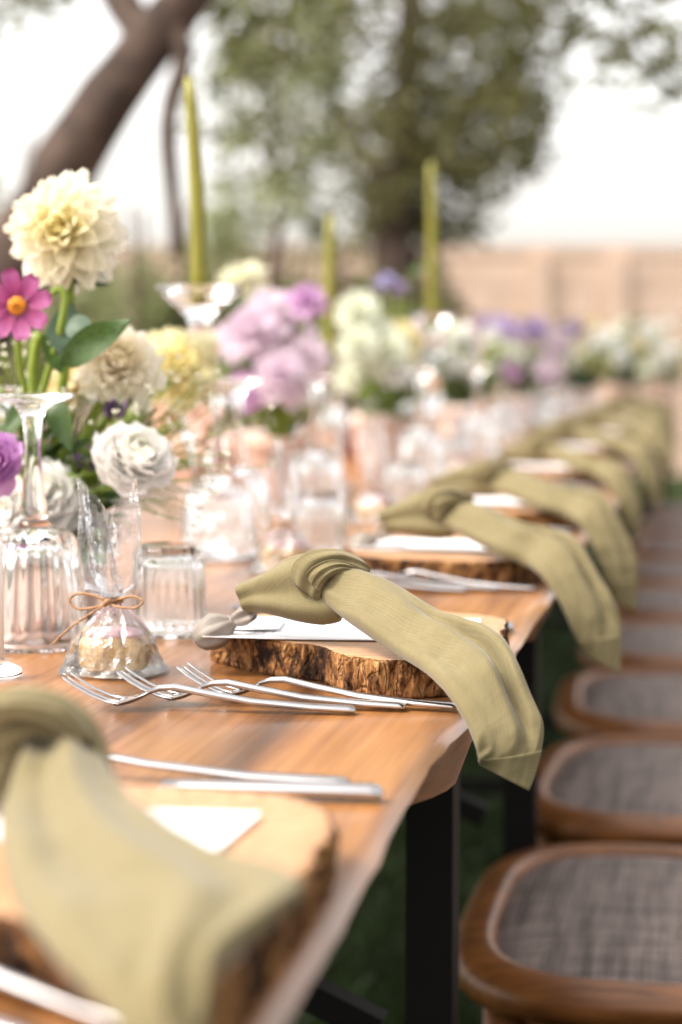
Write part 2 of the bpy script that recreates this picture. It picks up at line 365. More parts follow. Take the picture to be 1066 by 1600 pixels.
# ------------------------------------------------------------------ far wall (blocks laid in courses)
wl = T(533, 545, .0)
WD = 15.5
wall = thing('garden_wall', 'peach coloured block wall closing off the garden behind the table', 'wall', CAM + V((FWD.x, FWD.y, 0)).normalized() * WD - V((0, 0, CAM.z)), YAW)
bl = MB(); boxm(bl, (0, 0, 0), (.78, .18, .235)); blk = bl.mesh('block', 'wall', False)
core = MB(); boxm(core, (-5, .03, -.05), (5, .16, 1.70)); core.build('mortar', 'mortar', wall, False)
cap = MB(); boxm(cap, (-5.05, -.004, 1.702), (5.05, .19, 1.78)); cap.build('coping', 'wall', wall, False)
for c in range(7):
    for i in range(-7, 7):
        x = i * .79 + (.39 if c % 2 else 0)
        if -5.1 < x < 4.6: link('block', blk, wall, (x, rnd.uniform(-.006, .006), c * .242))
for x in (1.45, 2.05, -1.2, -3.4):
    b2 = MB(); boxm(b2, (x, -.05, 0), (x + .16, -.012, 1.70)); b2.build('pier', 'wall', wall, False)

# ------------------------------------------------------------------ trees
def leaves(mb, c, r, n, size, seed, flat=1.0, droop=0.0, shell=.35):
    rr = random.Random(seed); c = V(c)
    for i in range(n):
        d = V((rr.gauss(0, 1), rr.gauss(0, 1), rr.gauss(0, 1))).normalized(); q = (shell + (1 - shell) * rr.random()) ** .6
        p = c + V((d.x * r, d.y * r, d.z * r * flat)) * q
        a = V((rr.gauss(0, 1), rr.gauss(0, 1), rr.gauss(0, .7) - droop)).normalized(); b = a.cross(V((rr.gauss(0, 1), rr.gauss(0, 1), rr.gauss(0, 1)))).normalized()
        s = size * rr.uniform(.6, 1.3)
        mb.add([p, p + a * s * .5 + b * s * .17, p + a * s, p + a * s * .5 - b * s * .17], [(0, 1, 2, 3)])
def limb(mb, pts, r0, r1, n=12, k=9, jit=.25):
    q = cr(pts, n); tube(mb, q, [r0 + (r1 - r0) * i / (n - 1) for i in range(n)], k, 0, 1, jit)

def tree(name, label, trunk_pts, r0, r1, limbs, blobs, mat, size, seed, group=None, droop=0):
    base = V(trunk_pts[0]); t = thing(name, label, 'tree', (base.x, base.y, 0), 0, group)
    L = lambda p: V(p) - V((base.x, base.y, 0))
    m = MB(); limb(m, [L(p) for p in trunk_pts], r0, r1, 18, 12); 
    m.build('trunk', 'trunk', t)
    if limbs:
        m = MB()
        for pts, a, b in limbs: limb(m, [L(p) for p in pts], a, b, 10, 7)
        m.build('limb', 'trunk', t)
    m = MB()
    for i, (c, r, n) in enumerate(blobs): leaves(m, L(c), r, n, size, seed + i, 1.0, droop)
    m.build('crown', mat, t, False)
    return t
# leaning trunk, upper left (stands ~5.5 m away, its crown is above the picture)
D1 = 5.2
tp = [P(-330, 1560, D1), P(-190, 900, D1), P(-60, 560, D1), P(50, 360, D1), P(130, 215, D1), P(215, 95, D1), P(330, -60, D1), P(430, -260, D1 - .2)]
tp[0].z = -.05
ol = [([P(268, 30, D1), P(288, 90, D1 - .05), P(262, 180, D1 - .1), P(268, 280, D1 - .1), P(278, 400, D1 - .1)], .03, .016),
      ([P(235, 75, D1), P(160, -40, D1 + .2), P(60, -160, D1 + .3)], .06, .02), ([P(420, -240, D1), P(700, -180, D1 + .3), P(1000, -90, D1 + .6)], .05, .015)]
blobs = []
rr = random.Random(3)
for i in range(26): blobs.append((P(rr.uniform(-300, 1250), rr.uniform(-620, -130), D1 + rr.uniform(-.9, 1.2)), rr.uniform(.18, .34), 260))
for (x, y, r, n) in [(20, 20, .10, 40), (60, -20, .12, 60), (400, -20, .16, 130), (470, 40, .15, 90), (395, 130, .12, 34), (330, 190, .10, 22), (420, 210, .12, 40), (360, 40, .14, 60), (780, 20, .12, 70), (850, 0, .14, 90), (930, 20, .13, 60), (1010, 30, .15, 80), (1060, 90, .12, 60), (960, 90, .12, 40), (780, 70, .08, 30), (900, 70, .1, 36), (1040, 150, .07, 18)]:
    blobs.append((P(x, y, D1 + rr.uniform(.2, 1.0)), r, n))
tree('olive_tree', 'leaning brown olive trunk crossing the upper left corner', tp, .125, .05, ol, blobs, 'olive_leaf', .075, 10, None, .3)
# dense tree in the middle
D2 = 10.5
tp = [P(622, 640, D2), P(620, 470, D2), P(612, 360, D2), P(630, 230, D2), P(640, 60, D2), P(650, -200, D2)]
tp[0].z = -.05
blobs = [(P(x, y, D2 + rr.uniform(-.5, .5)), r * D2 / F * .97, int(n * .62)) for (x, y, r, n) in [
    (640, 60, 190, 1000), (560, 120, 140, 430), (720, 130, 150, 1000), (760, 60, 120, 800), (650, 230, 130, 1200), (770, 220, 95, 750), (590, 250, 95, 560),
    (690, 300, 95, 700), (620, 340, 80, 520), (560, 330, 60, 130), (800, 180, 70, 420), (660, 370, 50, 260), (500, 60, 110, 330), (440, 120, 90, 170), (420, 240, 80, 130), (380, 300, 60, 80), (390, 60, 70, 120), (350, 150, 60, 60), (460, 310, 50, 60), (400, 370, 50, 60), (450, 190, 60, 90), (370, 230, 50, 50),
    (480, 230, 70, 110), (540, -120, 220, 1200), (760, -100, 200, 1300), (830, 120, 50, 130), (830, 230, 36, 90), (850, 160, 60, 60), (850, 60, 70, 90), (790, 270, 50, 50), (730, 340, 40, 40)]]
tree('round_tree', 'dense dark green tree standing beyond the middle of the table', tp, .15, .06, [([P(625, 300, D2), P(720, 200, D2), P(790, 110, D2)], .06, .015), ([P(615, 330, D2), P(560, 220, D2), P(490, 90, D2)], .06, .015)], blobs, 'olive_leaf2', .10, 50)
D3 = 8.4
tp = [P(430, 640, D3), P(425, 480, D3), P(435, 330, D3), P(425, 160, D3), P(410, -60, D3)]; tp[0].z = -.05
blobs = [(P(rr.uniform(325, 520), rr.uniform(-60, 400), D3 + rr.uniform(-.4, .4)), rr.uniform(.05, .13), int(rr.uniform(18, 46))) for k in range(44)]
tree('pale_tree', 'sparse pale olive tree left of the dense dark tree', tp, .03, .012, [([P(430, 300, D3), P(480, 180, D3), P(500, 60, D3)], .014, .006), ([P(428, 260, D3), P(370, 160, D3), P(350, 40, D3)], .014, .006)], blobs, 'shrub_leaf', .075, 300)
# pale shrubs along the wall
def shrub(name, label, px, py, d, w, h, n, seed, mat='shrub_leaf', size=.07):
    b = P(px, py, d); b.z = 0; t = thing(name, label, 'shrub', b, 0, 'soft green shrubs in front of the far wall')
    m = MB()
    for k in range(5): a = seed + k * 1.3; limb(m, [(0, 0, -.03), (math.cos(a) * w * .25, math.sin(a) * w * .25, h * .4), (math.cos(a) * w * .5, math.sin(a) * w * .5, h * .85)], .025, .008, 6, 6)
    m.build('stem', 'trunk', t); m = MB(); r2 = random.Random(seed)
    for k in range(9): leaves(m, (r2.uniform(-.6, .6) * w, r2.uniform(-.5, .5) * w, h * r2.uniform(.25, .8)), w * r2.uniform(.3, .55), n // 9, size, seed * 31 + k, .9)
    m.build('crown', mat, t, False); return t
shrub('shrub', 'pale green shrub at the left edge behind the leaning trunk', -20, 500, 9.5, .50, 2.35, 2600, 1, size=.06)
shrub('shrub', 'low olive green shrub between dahlia and first candle', 235, 500, 8.5, .40, 1.85, 2600, 2)
shrub('shrub', 'low green shrub behind the lilac flowers', 400, 500, 9.2, .46, 1.72, 2600, 3)
shrub('shrub', 'green shrub at the foot of the dense tree', 590, 500, 9.8, .5, 1.75, 2400, 4, 'olive_leaf2')
shrub('shrub', 'dark leafy shrub between the second and third candles', 660, 500, 10.0, .36, 1.55, 1500, 6, 'olive_leaf2')
shrub('shrub', 'small pale shrub left of the leaning trunk base', 90, 500, 9.0, .38, 1.62, 1500, 5)

# ------------------------------------------------------------------ tables (live edge slabs on black frames)
edge_px = [(330, 1760), (442, 1590), (494, 1500), (574, 1363), (631, 1254), (674, 1183), (702, 1150), (731, 1126), (768, 1085), (792, 1040), (812, 1003), (838, 962), (862, 930), (882, 893), (908, 850), (935, 808), (958, 778)]
EDGE = sorted([(T(x, y, TZ).y, T(x, y, TZ).x) for x, y in edge_px])
def edge_x(y):
    if y <= EDGE[0][0]: base = EDGE[0][1]
    elif y >= EDGE[-1][0]: base = EDGE[-1][1] + (-.150 - EDGE[-1][1]) * min(1, (y - EDGE[-1][0]) / .5)
    else:
        for (a, xa), (b, xb) in zip(EDGE, EDGE[1:]):
            if a <= y <= b: u = (y - a) / (b - a); u = u * u * (3 - 2 * u); base = xa + (xb - xa) * u; break
    k = min(1, max(0, (y - 2.4) / .6))
    return base + (.010 * math.sin(y * 5.1) + .006 * math.sin(y * 11.7 + 1)) * k + .0015 * noise.noise(V((y * 30, 0, 0)))
WID = 1.08
def table(label, y0, y1, seed):
    yc = (y0 + y1) / 2; xc = -.15 - WID / 2
    t = thing('dining_table', label, 'table', (xc, yc, 0), 0, 'wooden tables placed end to end')
    n = int((y1 - y0) / .02); prof = [(-.030, 0), (-.012, 0), (-.004, -.0012), (0, -.005), (-.002, -.012), (-.010, -.026), (-.018, -.040)]
    top = MB(); vs = []; side = MB(); sv = []
    for i in range(n + 1):
        y = y0 + (y1 - y0) * i / n; xe = edge_x(y); xl = -.15 - WID + .012 * math.sin(y * 4 + seed)
        cham = .6 + .5 * noise.noise(V((y * 4, seed, 3)))
        row = [(xl + .02, -.040), (xl + .004, -.020), (xl, -.004), (xl + .006, 0)] + [(xl + (xe - .03 - xl) * k / 10, 0) for k in range(1, 10)] + [(xe + a, b) for a, b in prof[:4]]
        vs += [(a - xc, y - yc, TZ + b) for a, b in row]; tipk = math.exp(-((y - 1.13) / .10) ** 2) + math.exp(-((y - 1.36) / .07) ** 2) + (.5 + .5 * math.sin(y * 5)) * (y > 1.7); cham = .5 + 2.6 * (1 - min(1, tipk)); sv += [(xe + a * cham - xc, y - yc, TZ + b) for a, b in prof[3:]]
        m = len(row)
    top.add(vs, grid_faces(n + 1, m)); top.build('table_top', 'table', t)
    side.add(sv, grid_faces(n + 1, 4)); side.build('live_edge', 'edge', t)
    b = MB(); boxm(b, (-WID / 2 + .03, y0 - yc + .001, TZ - .042), (WID / 2 - .03, y1 - yc - .001, TZ - .038)); b.build('underside', 'edge', t, False)
    for yy in (y0 + .35 if y0 > 0 else y0 + .3, y1 - .35):
        for sx in (-1, 1):
            m = MB(); bar(m, (sx * (WID / 2 - .050), yy - yc, -.01), (sx * (WID / 2 - .050), yy - yc, TZ - .043), .035, .04); m.build('leg', 'black_metal', t, False)
        m = MB(); bar(m, (-WID / 2 + .09, yy - yc, .11), (WID / 2 - .09, yy - yc, .11), .03, .03); m.build('stretcher', 'black_metal', t, False)
        m = MB(); bar(m, (WID / 2 - .09, yy - yc, .45), (-.1, yy - yc, TZ - .05), .022, .022); m.build('brace', 'black_metal', t, False)
    return t
table('nearest varnished wooden table with the sharp place setting', -.5, 1.80, 0)
table('second wooden table, its edge behind the sharp napkin', 1.803, 4.2, 1)
table('third wooden table, blurred behind the second', 4.203, 6.6, 2)
table('farthest wooden table at the end of the row', 6.603, 9.0, 3)

# ------------------------------------------------------------------ chairs
def seat_outline(n, sx, sy, taper=.06):
    out = []
    for k in range(n):
        a = 2 * PI * k / n; c, s = math.cos(a), math.sin(a); e = 2 / 3.7
        x = math.copysign(abs(c) ** e, c) * sx; y = math.copysign(abs(s) ** e, s) * sy
        out.append((x, y * (1 - taper * (x / sx))))         # front (-x) wider
    return out
SEAT_Z = .457
def chair_parts(t):
    n = 64; o = seat_outline(n, .225, .245); i_ = seat_outline(n, .187, .214)
    def ring(prof, ca, cb, mb):
        vs = []
        for s, z in prof:
            for k in range(n): vs.append((ca[k][0] + (cb[k][0] - ca[k][0]) * s, ca[k][1] + (cb[k][1] - ca[k][1]) * s, z))
        mb.add(vs, grid_faces(len(prof), n, True))
    m = MB(); ring([(1.05, -.014), (1.0, -.006), (.95, -.001), (.75, .0), (.35, -.002), (.12, -.007), (0, -.016), (.02, -.026), (.2, -.034), (.5, -.036), (1.2, -.036)], o, i_, m)
    fr = m.build('seat_frame', 'chair', t, True, (0, 0, SEAT_Z))
    m = MB(); rows = []
    for s in [1.03, 1.0, .93, .8, .6, .4, .2, .05]:
        for k in range(n): rows.append((i_[k][0] * s, i_[k][1] * s, -.0125 if s > 1.01 else -.009 + .010 * (1 - s ** 6)))
    m.add(rows, grid_faces(8, n, True)); m.f.append(tuple(7 * n + k for k in range(n))); m.mi.append(0)
    m.build('woven_panel', 'weave', t, True, (0, 0, SEAT_Z))
    ap = seat_outline(n, .195, .215); ap2 = seat_outline(n, .17, .19)
    m = MB(); ring([(0, -.037), (0, -.085), (1, -.085), (1, -.037)], ap, ap2, m); m.build('apron', 'chair', t, True, (0, 0, SEAT_Z))
    for sy in (-1, 1):
        m = MB(); tube(m, cr([(-.165, sy * .185, SEAT_Z - .04), (-.17, sy * .19, .25), (-.185, sy * .205, -.004)], 8), [.020, .020, .019, .018, .017, .016, .015, .014], 10); m.build('leg', 'chair', t)
        m = MB(); tube(m, cr([(.27, sy * .19, -.004), (.205, sy * .175, .25), (.20, sy * .17, .46), (.235, sy * .175, .70), (.285, sy * .16, .88)], 14), .017, 10); m.build('leg', 'chair', t)
        m = MB(); tube(m, [(-.165, sy * .188, .22), (.20, sy * .175, .24)], .010, 8); m.build('stretcher', 'chair', t)
    m = MB(); tube(m, cr([(.285, -.16, .878), (.30, -.09, .915), (.305, 0, .925), (.30, .09, .915), (.285, .16, .878)], 14), .017, 10); m.build('top_rail', 'chair', t)
    for s in (-1, 1):
        m = MB(); tube(m, cr([(.21, s * .16, .50), (.255 + .008 * s, 0, .70), (.288, -s * .13, .88)], 12), .011, 8, 0, .5); m.build('cross_slat', 'chair', t)
def copy_tree(o, parent=None):
    c = o.copy(); col.objects.link(c); c.parent = parent
    for k in o.children: copy_tree(k, c)
    return c
ORD = ['nearest', 'second', 'third', 'fourth', 'fifth', 'sixth', 'seventh', 'eighth', 'ninth', 'tenth', 'eleventh', 'twelfth']
SP = .586
chair0 = None
CH = ['wooden chair at the bottom edge, only its rim showing', 'sharpest wooden chair, grey woven seat beside the black table leg', 'wooden chair under the tip of the sharp napkin, third from the front']
for i in range(10):
    lab = CH[i] if i < 3 else 'blurred wooden chair with woven seat, %s from the front' % ORD[i]
    if i == 0: chair0 = c = thing('dining_chair', lab, 'chair', (0, 0, 0), 0, 'wooden chairs along the table'); chair_parts(c)
    else: c = copy_tree(chair0); c['label'] = lab
    c.location = (.005 + rnd.uniform(-.012, .012) * (i != 1), 1.80 + (i - 1) * SP + rnd.uniform(-.012, .012) * (i > 2), 0)
    c.rotation_euler.z = rnd.uniform(-.05, .05) * (i > 1)

# ------------------------------------------------------------------ place setting pieces
CH_H = .024
O1 = (T(335, 1045, TZ) + T(800, 990, TZ)) / 2; O1.z = TZ
O1 = V((-.232, 1.285, TZ))
def charger(label, loc, rz, outline, seed, far_n=0):
    """outline: list of (x,y) round the slice"""
    t = thing('wood_slice', label, 'charger', loc, rz, 'wood slice chargers along the table')
    pts = cr([(x, y, 0) for x, y in outline + outline[:1]], 241 if far_n < 3 else 97)[:-1]; n = len(pts); c = V((sum(p.x for p in pts) / n, sum(p.y for p in pts) / n, 0))
    zs = [0.0, .0015] + [.0015 + (CH_H - .003) * k / 9 for k in range(1, 9)] + [CH_H - .0012, CH_H]
    vs = []; 
    for zi, z in enumerate(zs):
        for k, p in enumerate(pts):
            d = (p - c); L = d.length; d.normalize(); arc = k / n * 2 * PI
            q = V((p.x * 100, p.y * 100, z * 32 + seed)); dsp = .0042 * (noise.noise(q * 1.0)) + .0040 * (abs(noise.noise(q * 2.0)) - .25) + .0018 * noise.noise(q * 5)
            if zi in (0, len(zs) - 1): dsp = -.0022 + dsp * .5
            und = -.003 * (1 - z / CH_H)
            vs.append(p + d * (dsp + und) + V((0, 0, z)))
    m = MB(); m.add(vs, grid_faces(len(zs), n, True)); m.build('bark', 'bark', t)
    top = MB(); base = (len(zs) - 1) * n; tv = []
    for s in (1, .985, .9, .6, .3):
        for k in range(n): p = vs[base + k]; tv.append((c.x + (p.x - c.x) * s, c.y + (p.y - c.y) * s, CH_H + (0 if s == 1 else .0004)))
    top.add(tv, grid_faces(5, n, True)); top.f.append(tuple(4 * n + k for k in range(n))); top.mi.append(0)
    bt = [(p.x, p.y, .0) for p in vs[:n]]
    top.build('cut_face', 'slice', t)
    return t
OUT1 = [tuple((T(x, y, TZ) - O1)[:2]) for x, y in [(331, 1036), (385, 1051), (450, 1062), (500, 1069), (530, 1082), (580, 1091), (640, 1094), (712, 1090)]]
OUT1 += [(.098, -.075), (.098, .02), (.092, .095), (.05, .125), (-.02, .13), (-.075, .10), (-.10, .05)]

def head_sweep(mb, stations):
    """stations (x, z, halfwidth, thick, cup): rounded strip along +x"""
    n = 10; vs = []
    for x, z, hw, th, cup in stations:
        for k in range(n):
            a = 2 * PI * k / n; s = math.cos(a); y = hw * s; vs.append((x, y, z + th * math.sin(a) * .5 + cup * s * s + th * .5))
    f = grid_faces(len(stations), n, True) + [tuple(range(n)), tuple((len(stations) - 1) * n + k for k in range(n - 1, -1, -1))]
    mb.add(vs, f)
FORK = {}
def make_cutlery():
    # fork: handle end at x=0, tips at x=.195
    h = MB(); head_sweep(h, [(0, .0, .0045, .0022, 0), (.001, 0, .0056, .003, 0), (.004, 0, .0060, .0034, 0), (.03, .0006, .0056, .0034, 0), (.07, .0028, .0046, .0034, 0), (.10, .0062, .0036, .0036, 0), (.122, .0090, .0029, .0036, 0), (.132, .0088, .0032, .0032, 0), (.140, .0070, .0050, .0026, .0004)])
    FORK['fh'] = h.mesh('fork_handle', 'steel')
    g = MB(); head_sweep(g, [(.139, .0071, .0048, .0024, .0004), (.146, .0044, .0085, .0020, .0012), (.152, .0025, .0110, .0018, .0018), (.158, .0014, .0118, .0017, .0018), (.162, .0012, .0119, .0016, .0016)])
    for k in range(4):
        yo = (-.0102 + k * .0068)
        st = []
        for x, z, hw in [(.158, .0014, .0025), (.168, .0026, .0023), (.179, .0058, .0021), (.189, .0098, .0018), (.196, .0132, .0012), (.1972, .0141, .0004)]: st.append((x, z, hw, .0015, 0))
        o = len(g.v); head_sweep(g, st)
        for q in range(o, len(g.v)): x, y, z = g.v[q]; g.v[q] = (x, y + yo, z + .0016 * (yo / .011) ** 2)
    FORK['fg'] = g.mesh('fork_head', 'steel')
    # knife
    h = MB(); head_sweep(h, [(0, 0, .0052, .004, 0), (.0015, 0, .0066, .0066, 0), (.006, 0, .0070, .0075, 0), (.05, 0, .0064, .0072, 0), (.095, .0006, .0052, .0062, 0), (.105, .001, .0058, .005, 0)])
    FORK['kh'] = h.mesh('knife_handle', 'steel')
    h = MB(); head_sweep(h, [(.104, .001, .0056, .004, 0), (.11, .001, .0085, .0018, 0), (.15, .001, .0096, .0014, 0), (.19, .001, .0090, .0013, 0), (.21, .001, .006, .0012, 0), (.218, .001, .002, .001, 0)])
    FORK['kb'] = h.mesh('knife_blade', 'steel')
    h = MB(); head_sweep(h, [(0, 0, .0045, .0028, 0), (.0015, 0, .006, .0042, 0), (.006, 0, .0066, .0048, 0), (.05, .001, .0056, .0042, 0), (.10, .005, .004, .004, 0), (.13, .0095, .003, .0036, 0), (.14, .0085, .004, .003, 0)])
    FORK['sh'] = h.mesh('spoon_handle', 'steel')
    h = MB(); head_sweep(h, [(.139, .0085, .004, .0026, .0004), (.148, .004, .011, .0018, .003), (.158, .0012, .0165, .0016, .0055), (.172, .0002, .0195, .0015, .0070), (.186, .002, .0175, .0015, .0058), (.196, .0055, .010, .0014, .003), (.200, .0078, .003, .001, 0)])
    FORK['sb'] = h.mesh('spoon_bowl', 'steel')
make_cutlery()
def cutlery(kind, label, p, rz, grp):
    t = thing({'f': 'fork', 'k': 'knife', 's': 'spoon'}[kind], label, {'f': 'fork', 'k': 'knife', 's': 'spoon'}[kind], p, rz, grp)
    t.scale = (.87, .92, 1.2) if kind == 'f' else (1, 1, 1)
    link('handle', FORK[kind + 'h'], t); link({'f': 'head', 'k': 'blade', 's': 'bowl'}[kind], FORK[{'f': 'fg', 'k': 'kb', 's': 'sb'}[kind]], t)
    return t
# napkin --------------------------------------------------------------
def st(px, py, d, wx, wy, k, th):
    """station: centre, half-width vector (screen px + lean in depth), half thickness"""
    c = P(px, py, d); a = (RGT * wx + UPV * -wy) * (d / F); a = a + FWD * (k * (-wy) * d / F)
    return (c, a, th)
def cloth_sweep(mb, sts, n=30, seg=26, fold=.35, seed=0, open_end=None, ph=0.0, wr=.0012, flat_under=True, fq=5.2, valley=0.0):
    C = cr([s[0] for s in sts], seg); A = cr([s[1] for s in sts], seg); TH = cr([(s[2], 0, 0) for s in sts], seg)
    vs = []; uv = []; dist = 0
    for i in range(seg):
        t = (C[min(i + 1, seg - 1)] - C[max(i - 1, 0)]).normalized(); a = A[i] ; aw = a.length
        nn = t.cross(a).normalized()
        if nn.dot(V((0, -.45, 1))) < 0: nn = -nn
        if i: dist += (C[i] - C[i - 1]).length
        th = TH[i].x
        for k in range(n):
            ang = 2 * PI * k / n; s = math.cos(ang); h = math.sin(ang)
            e = 1.0
            prof = (abs(h) ** .8) * (1 if h > 0 else -(.75 if flat_under else 1.0))
            if h > 0:
                prof *= 1 - fold * (.5 + .5 * math.cos(s * fq + ph + i * .035))
                u_ = i / (seg - 1); prof *= 1 - valley * math.exp(-((s - (.62 - .25 * u_)) / .17) ** 2) * max(0, math.sin(PI * min(1, max(0, (u_ - .22) / .62))))
            p = C[i] + a * s + nn * (th * prof)
            if h > -.2:
                q = p * 26 + V((seed * 7.1, 0, 0)); p = p + nn * (wr * noise.noise(q)) + nn * (wr * .6 * noise.noise(q * 2.3)) + nn * (wr * .55 * (.3 - abs(noise.noise(V((i * .10 + s * 1.1, s * 2.2 - i * .05, seed * 3.3))) ) * 2.0))
            vs.append(p); uv.append((ang * aw * .55, dist))
    f = grid_faces(seg, n, True)
    if open_end != 'start': f.append(tuple(range(n - 1, -1, -1)))
    if open_end != 'end': f.append(tuple((seg - 1) * n + k for k in range(n)))
    mb.add(vs, f, 0, uv)
def band(mb, c, axis, up, r, w, th, a0, a1, seg=26, n=14, seed=0, squash=.8, skew=0.0):
    """strip of cloth wrapped round an axis: part of the knot"""
    axis = axis.normalized(); up = (up - axis * up.dot(axis)).normalized(); sd_ = axis.cross(up); vs = []; uv = []
    for i in range(seg):
        u = i / (seg - 1); a = a0 + (a1 - a0) * u; rad = up * (math.cos(a) * r * squash) + sd_ * (math.sin(a) * r); out = rad.normalized(); ww = w * (.75 + .35 * math.sin(PI * u))
        for k in range(n):
            b = 2 * PI * k / n; s = math.cos(b); h = math.sin(b)
            prof = abs(h) ** .7 * (1 if h > 0 else -1)
            if h > 0: prof *= 1 - .45 * (.5 + .5 * math.cos(s * 8 + seed + u * 2))
            vs.append(c + rad + axis * (s * ww + skew * (u - .5)) + out * (th * prof)); uv.append((s * ww, a * r))
    f = grid_faces(seg, n, True) + [tuple(range(n - 1, -1, -1)), tuple((seg - 1) * n + k for k in range(n))]
    mb.add(vs, f, 0, uv)
def napkin_obj(label, origin, loc, rz, tail, knot, fan, seed, sub=True, scale=(1, 1, 1), fold=.25, fq=4.0, wr=.0024):
    t = thing('napkin', label, 'napkin', loc, rz, 'olive green knotted napkins'); t.scale = scale
    R0 = lambda m: [tuple(V(v) - origin) for v in m.v]
    m = MB(); cloth_sweep(m, tail, 60, 64, fold, seed, None, .4 + seed * .3, wr, True, fq, 1.5 if fold < .4 else .4); m.v = R0(m); a = m.build('tail', 'linen', t)
    m = MB(); cloth_sweep(m, [(c, a_ * 1.012, th + .0007) for c, a_, th in tail[-3:]], 52, 10, .22, seed, None, .4 + seed * .3 + 1.6, .0010, True, 4.0, 0); m.v = R0(m); m.build('hem', 'linen', t)
    m = MB(); cloth_sweep(m, fan, 32, 22, .35, seed + 5, 'end', 1.5, .0014); m.v = R0(m); b = m.build('gathered_end', 'linen', t); so = b.modifiers.new('thick', 'SOLIDIFY'); so.thickness = .0012; so.offset = -1
    m = MB()
    for q, kw in enumerate(knot):
        if isinstance(kw, dict): band(m, **kw)
        else: cloth_sweep(m, kw, 36, 26, .50, seed + q * 3, None, 1.0 + q, .0024, True, 6.3 + q)
    m.v = R0(m); c = m.build('knot', 'linen', t)
    if sub:
        for o in (a, b, c): s = o.modifiers.new('sub', 'SUBSURF'); s.levels = 1; s.render_levels = 1
    return t
def pr(l, q, d, k, th):
    """station from its two silhouette points (lower/left, upper/right), lean k in depth"""
    return st((l[0] + q[0]) / 2, (l[1] + q[1]) / 2, d, (q[0] - l[0]) / 2, (q[1] - l[1]) / 2, k, th)
def napkin_main(dseed=0):
    tail = [pr((500, 935), (512, 884), 1.272, .6, .010), pr((528, 958), (556, 893), 1.252, .8, .013), pr((570, 986), (612, 914), 1.226, 1.0, .014), pr((620, 1018), (674, 950), 1.196, 1.1, .013), pr((665, 1048), (735, 973), 1.166, 1.1, .012), pr((700, 1085), (787, 997), 1.140, 1.0, .0115),
            pr((727, 1128), (820, 1058), 1.122, .8, .011), pr((741, 1163), (843, 1110), 1.113, .6, .0095), pr((745, 1178), (852, 1138), 1.110, .5, .0080), pr((747, 1187), (847, 1172), 1.108, .4, .0062), pr((749, 1192), (837, 1208), 1.108, .3, .0042), pr((751, 1196), (826, 1235), 1.108, .2, .0026)]
    fan = [pr((532, 966), (545, 905), 1.262, .5, .011), pr((503, 971), (507, 872), 1.268, .5, .014), pr((466, 966), (466, 873), 1.274, .5, .016), pr((432, 958), (432, 889), 1.28, .5, .015), pr((404, 953), (408, 903), 1.286, .5, .012), pr((386, 956), (376, 914), 1.29, .5, .013)]
    knot = [[pr((516, 968), (530, 950), 1.258, .3, .003), pr((500, 946), (462, 915), 1.256, .2, .0045), pr((506, 920), (457, 882), 1.255, .2, .0065), pr((520, 900), (482, 862), 1.257, .2, .0075), pr((543, 892), (526, 858), 1.258, .3, .0070), pr((566, 896), (563, 872), 1.258, .4, .005), pr((578, 896), (577, 886), 1.260, .4, .002)],
            [pr((500, 925), (478, 900), 1.252, .2, .002), pr((512, 905), (490, 885), 1.249, .2, .0035), pr((536, 893), (520, 876), 1.250, .3, .0040), pr((560, 896), (556, 884), 1.252, .3, .003), pr((576, 900), (575, 893), 1.255, .3, .0015)]]
    return tail, knot, fan

# favour bag -----------------------------------------------------------
def cake(label, loc, rz, seed):
    t = thing('cake_slice', label, 'cake', loc, rz, 'little iced cakes in favour bags'); m = MB(); n = 26; vs = []
    for s, z in [(.86, .001), (.97, .004), (1.0, .010), (.97, .017), (.9, .0215), (.6, .023), (.2, .0235)]:
        for k in range(n):
            a = 2 * PI * k / n; c, q = math.cos(a), math.sin(a); x = math.copysign(abs(c) ** .75, c) * .0235 * s; y = math.copysign(abs(q) ** .75, q) * .019 * s
            d = .0016 * noise.noise(V((x * 160 + seed, y * 160, z * 160))); vs.append((x * (1 + d * 30), y * (1 + d * 30), z + d * .6))
    m.add(vs, grid_faces(7, n, True) + [tuple(range(n - 1, -1, -1)), tuple(6 * n + k for k in range(n))]); sp = m.build('sponge', 'sponge', t)
    m = MB(); vs = []
    for s, z in [(.74, .0222), (.80, .0235), (.74, .0252), (.58, .0268), (.35, .0276), (.12, .0278)]:
        for k in range(n):
            a = 2 * PI * k / n; c, q = math.cos(a), math.sin(a); x = math.copysign(abs(c) ** .75, c) * .0235 * s; y = math.copysign(abs(q) ** .75, q) * .019 * s
            vs.append((x, y, z - .004 * max(0, noise.noise(V((x * 120, y * 120, seed)))) * (s > .9)))
    m.add(vs, grid_faces(6, n, True) + [tuple(5 * n + k for k in range(n))]); m.build('icing', 'icing', t)
    return t
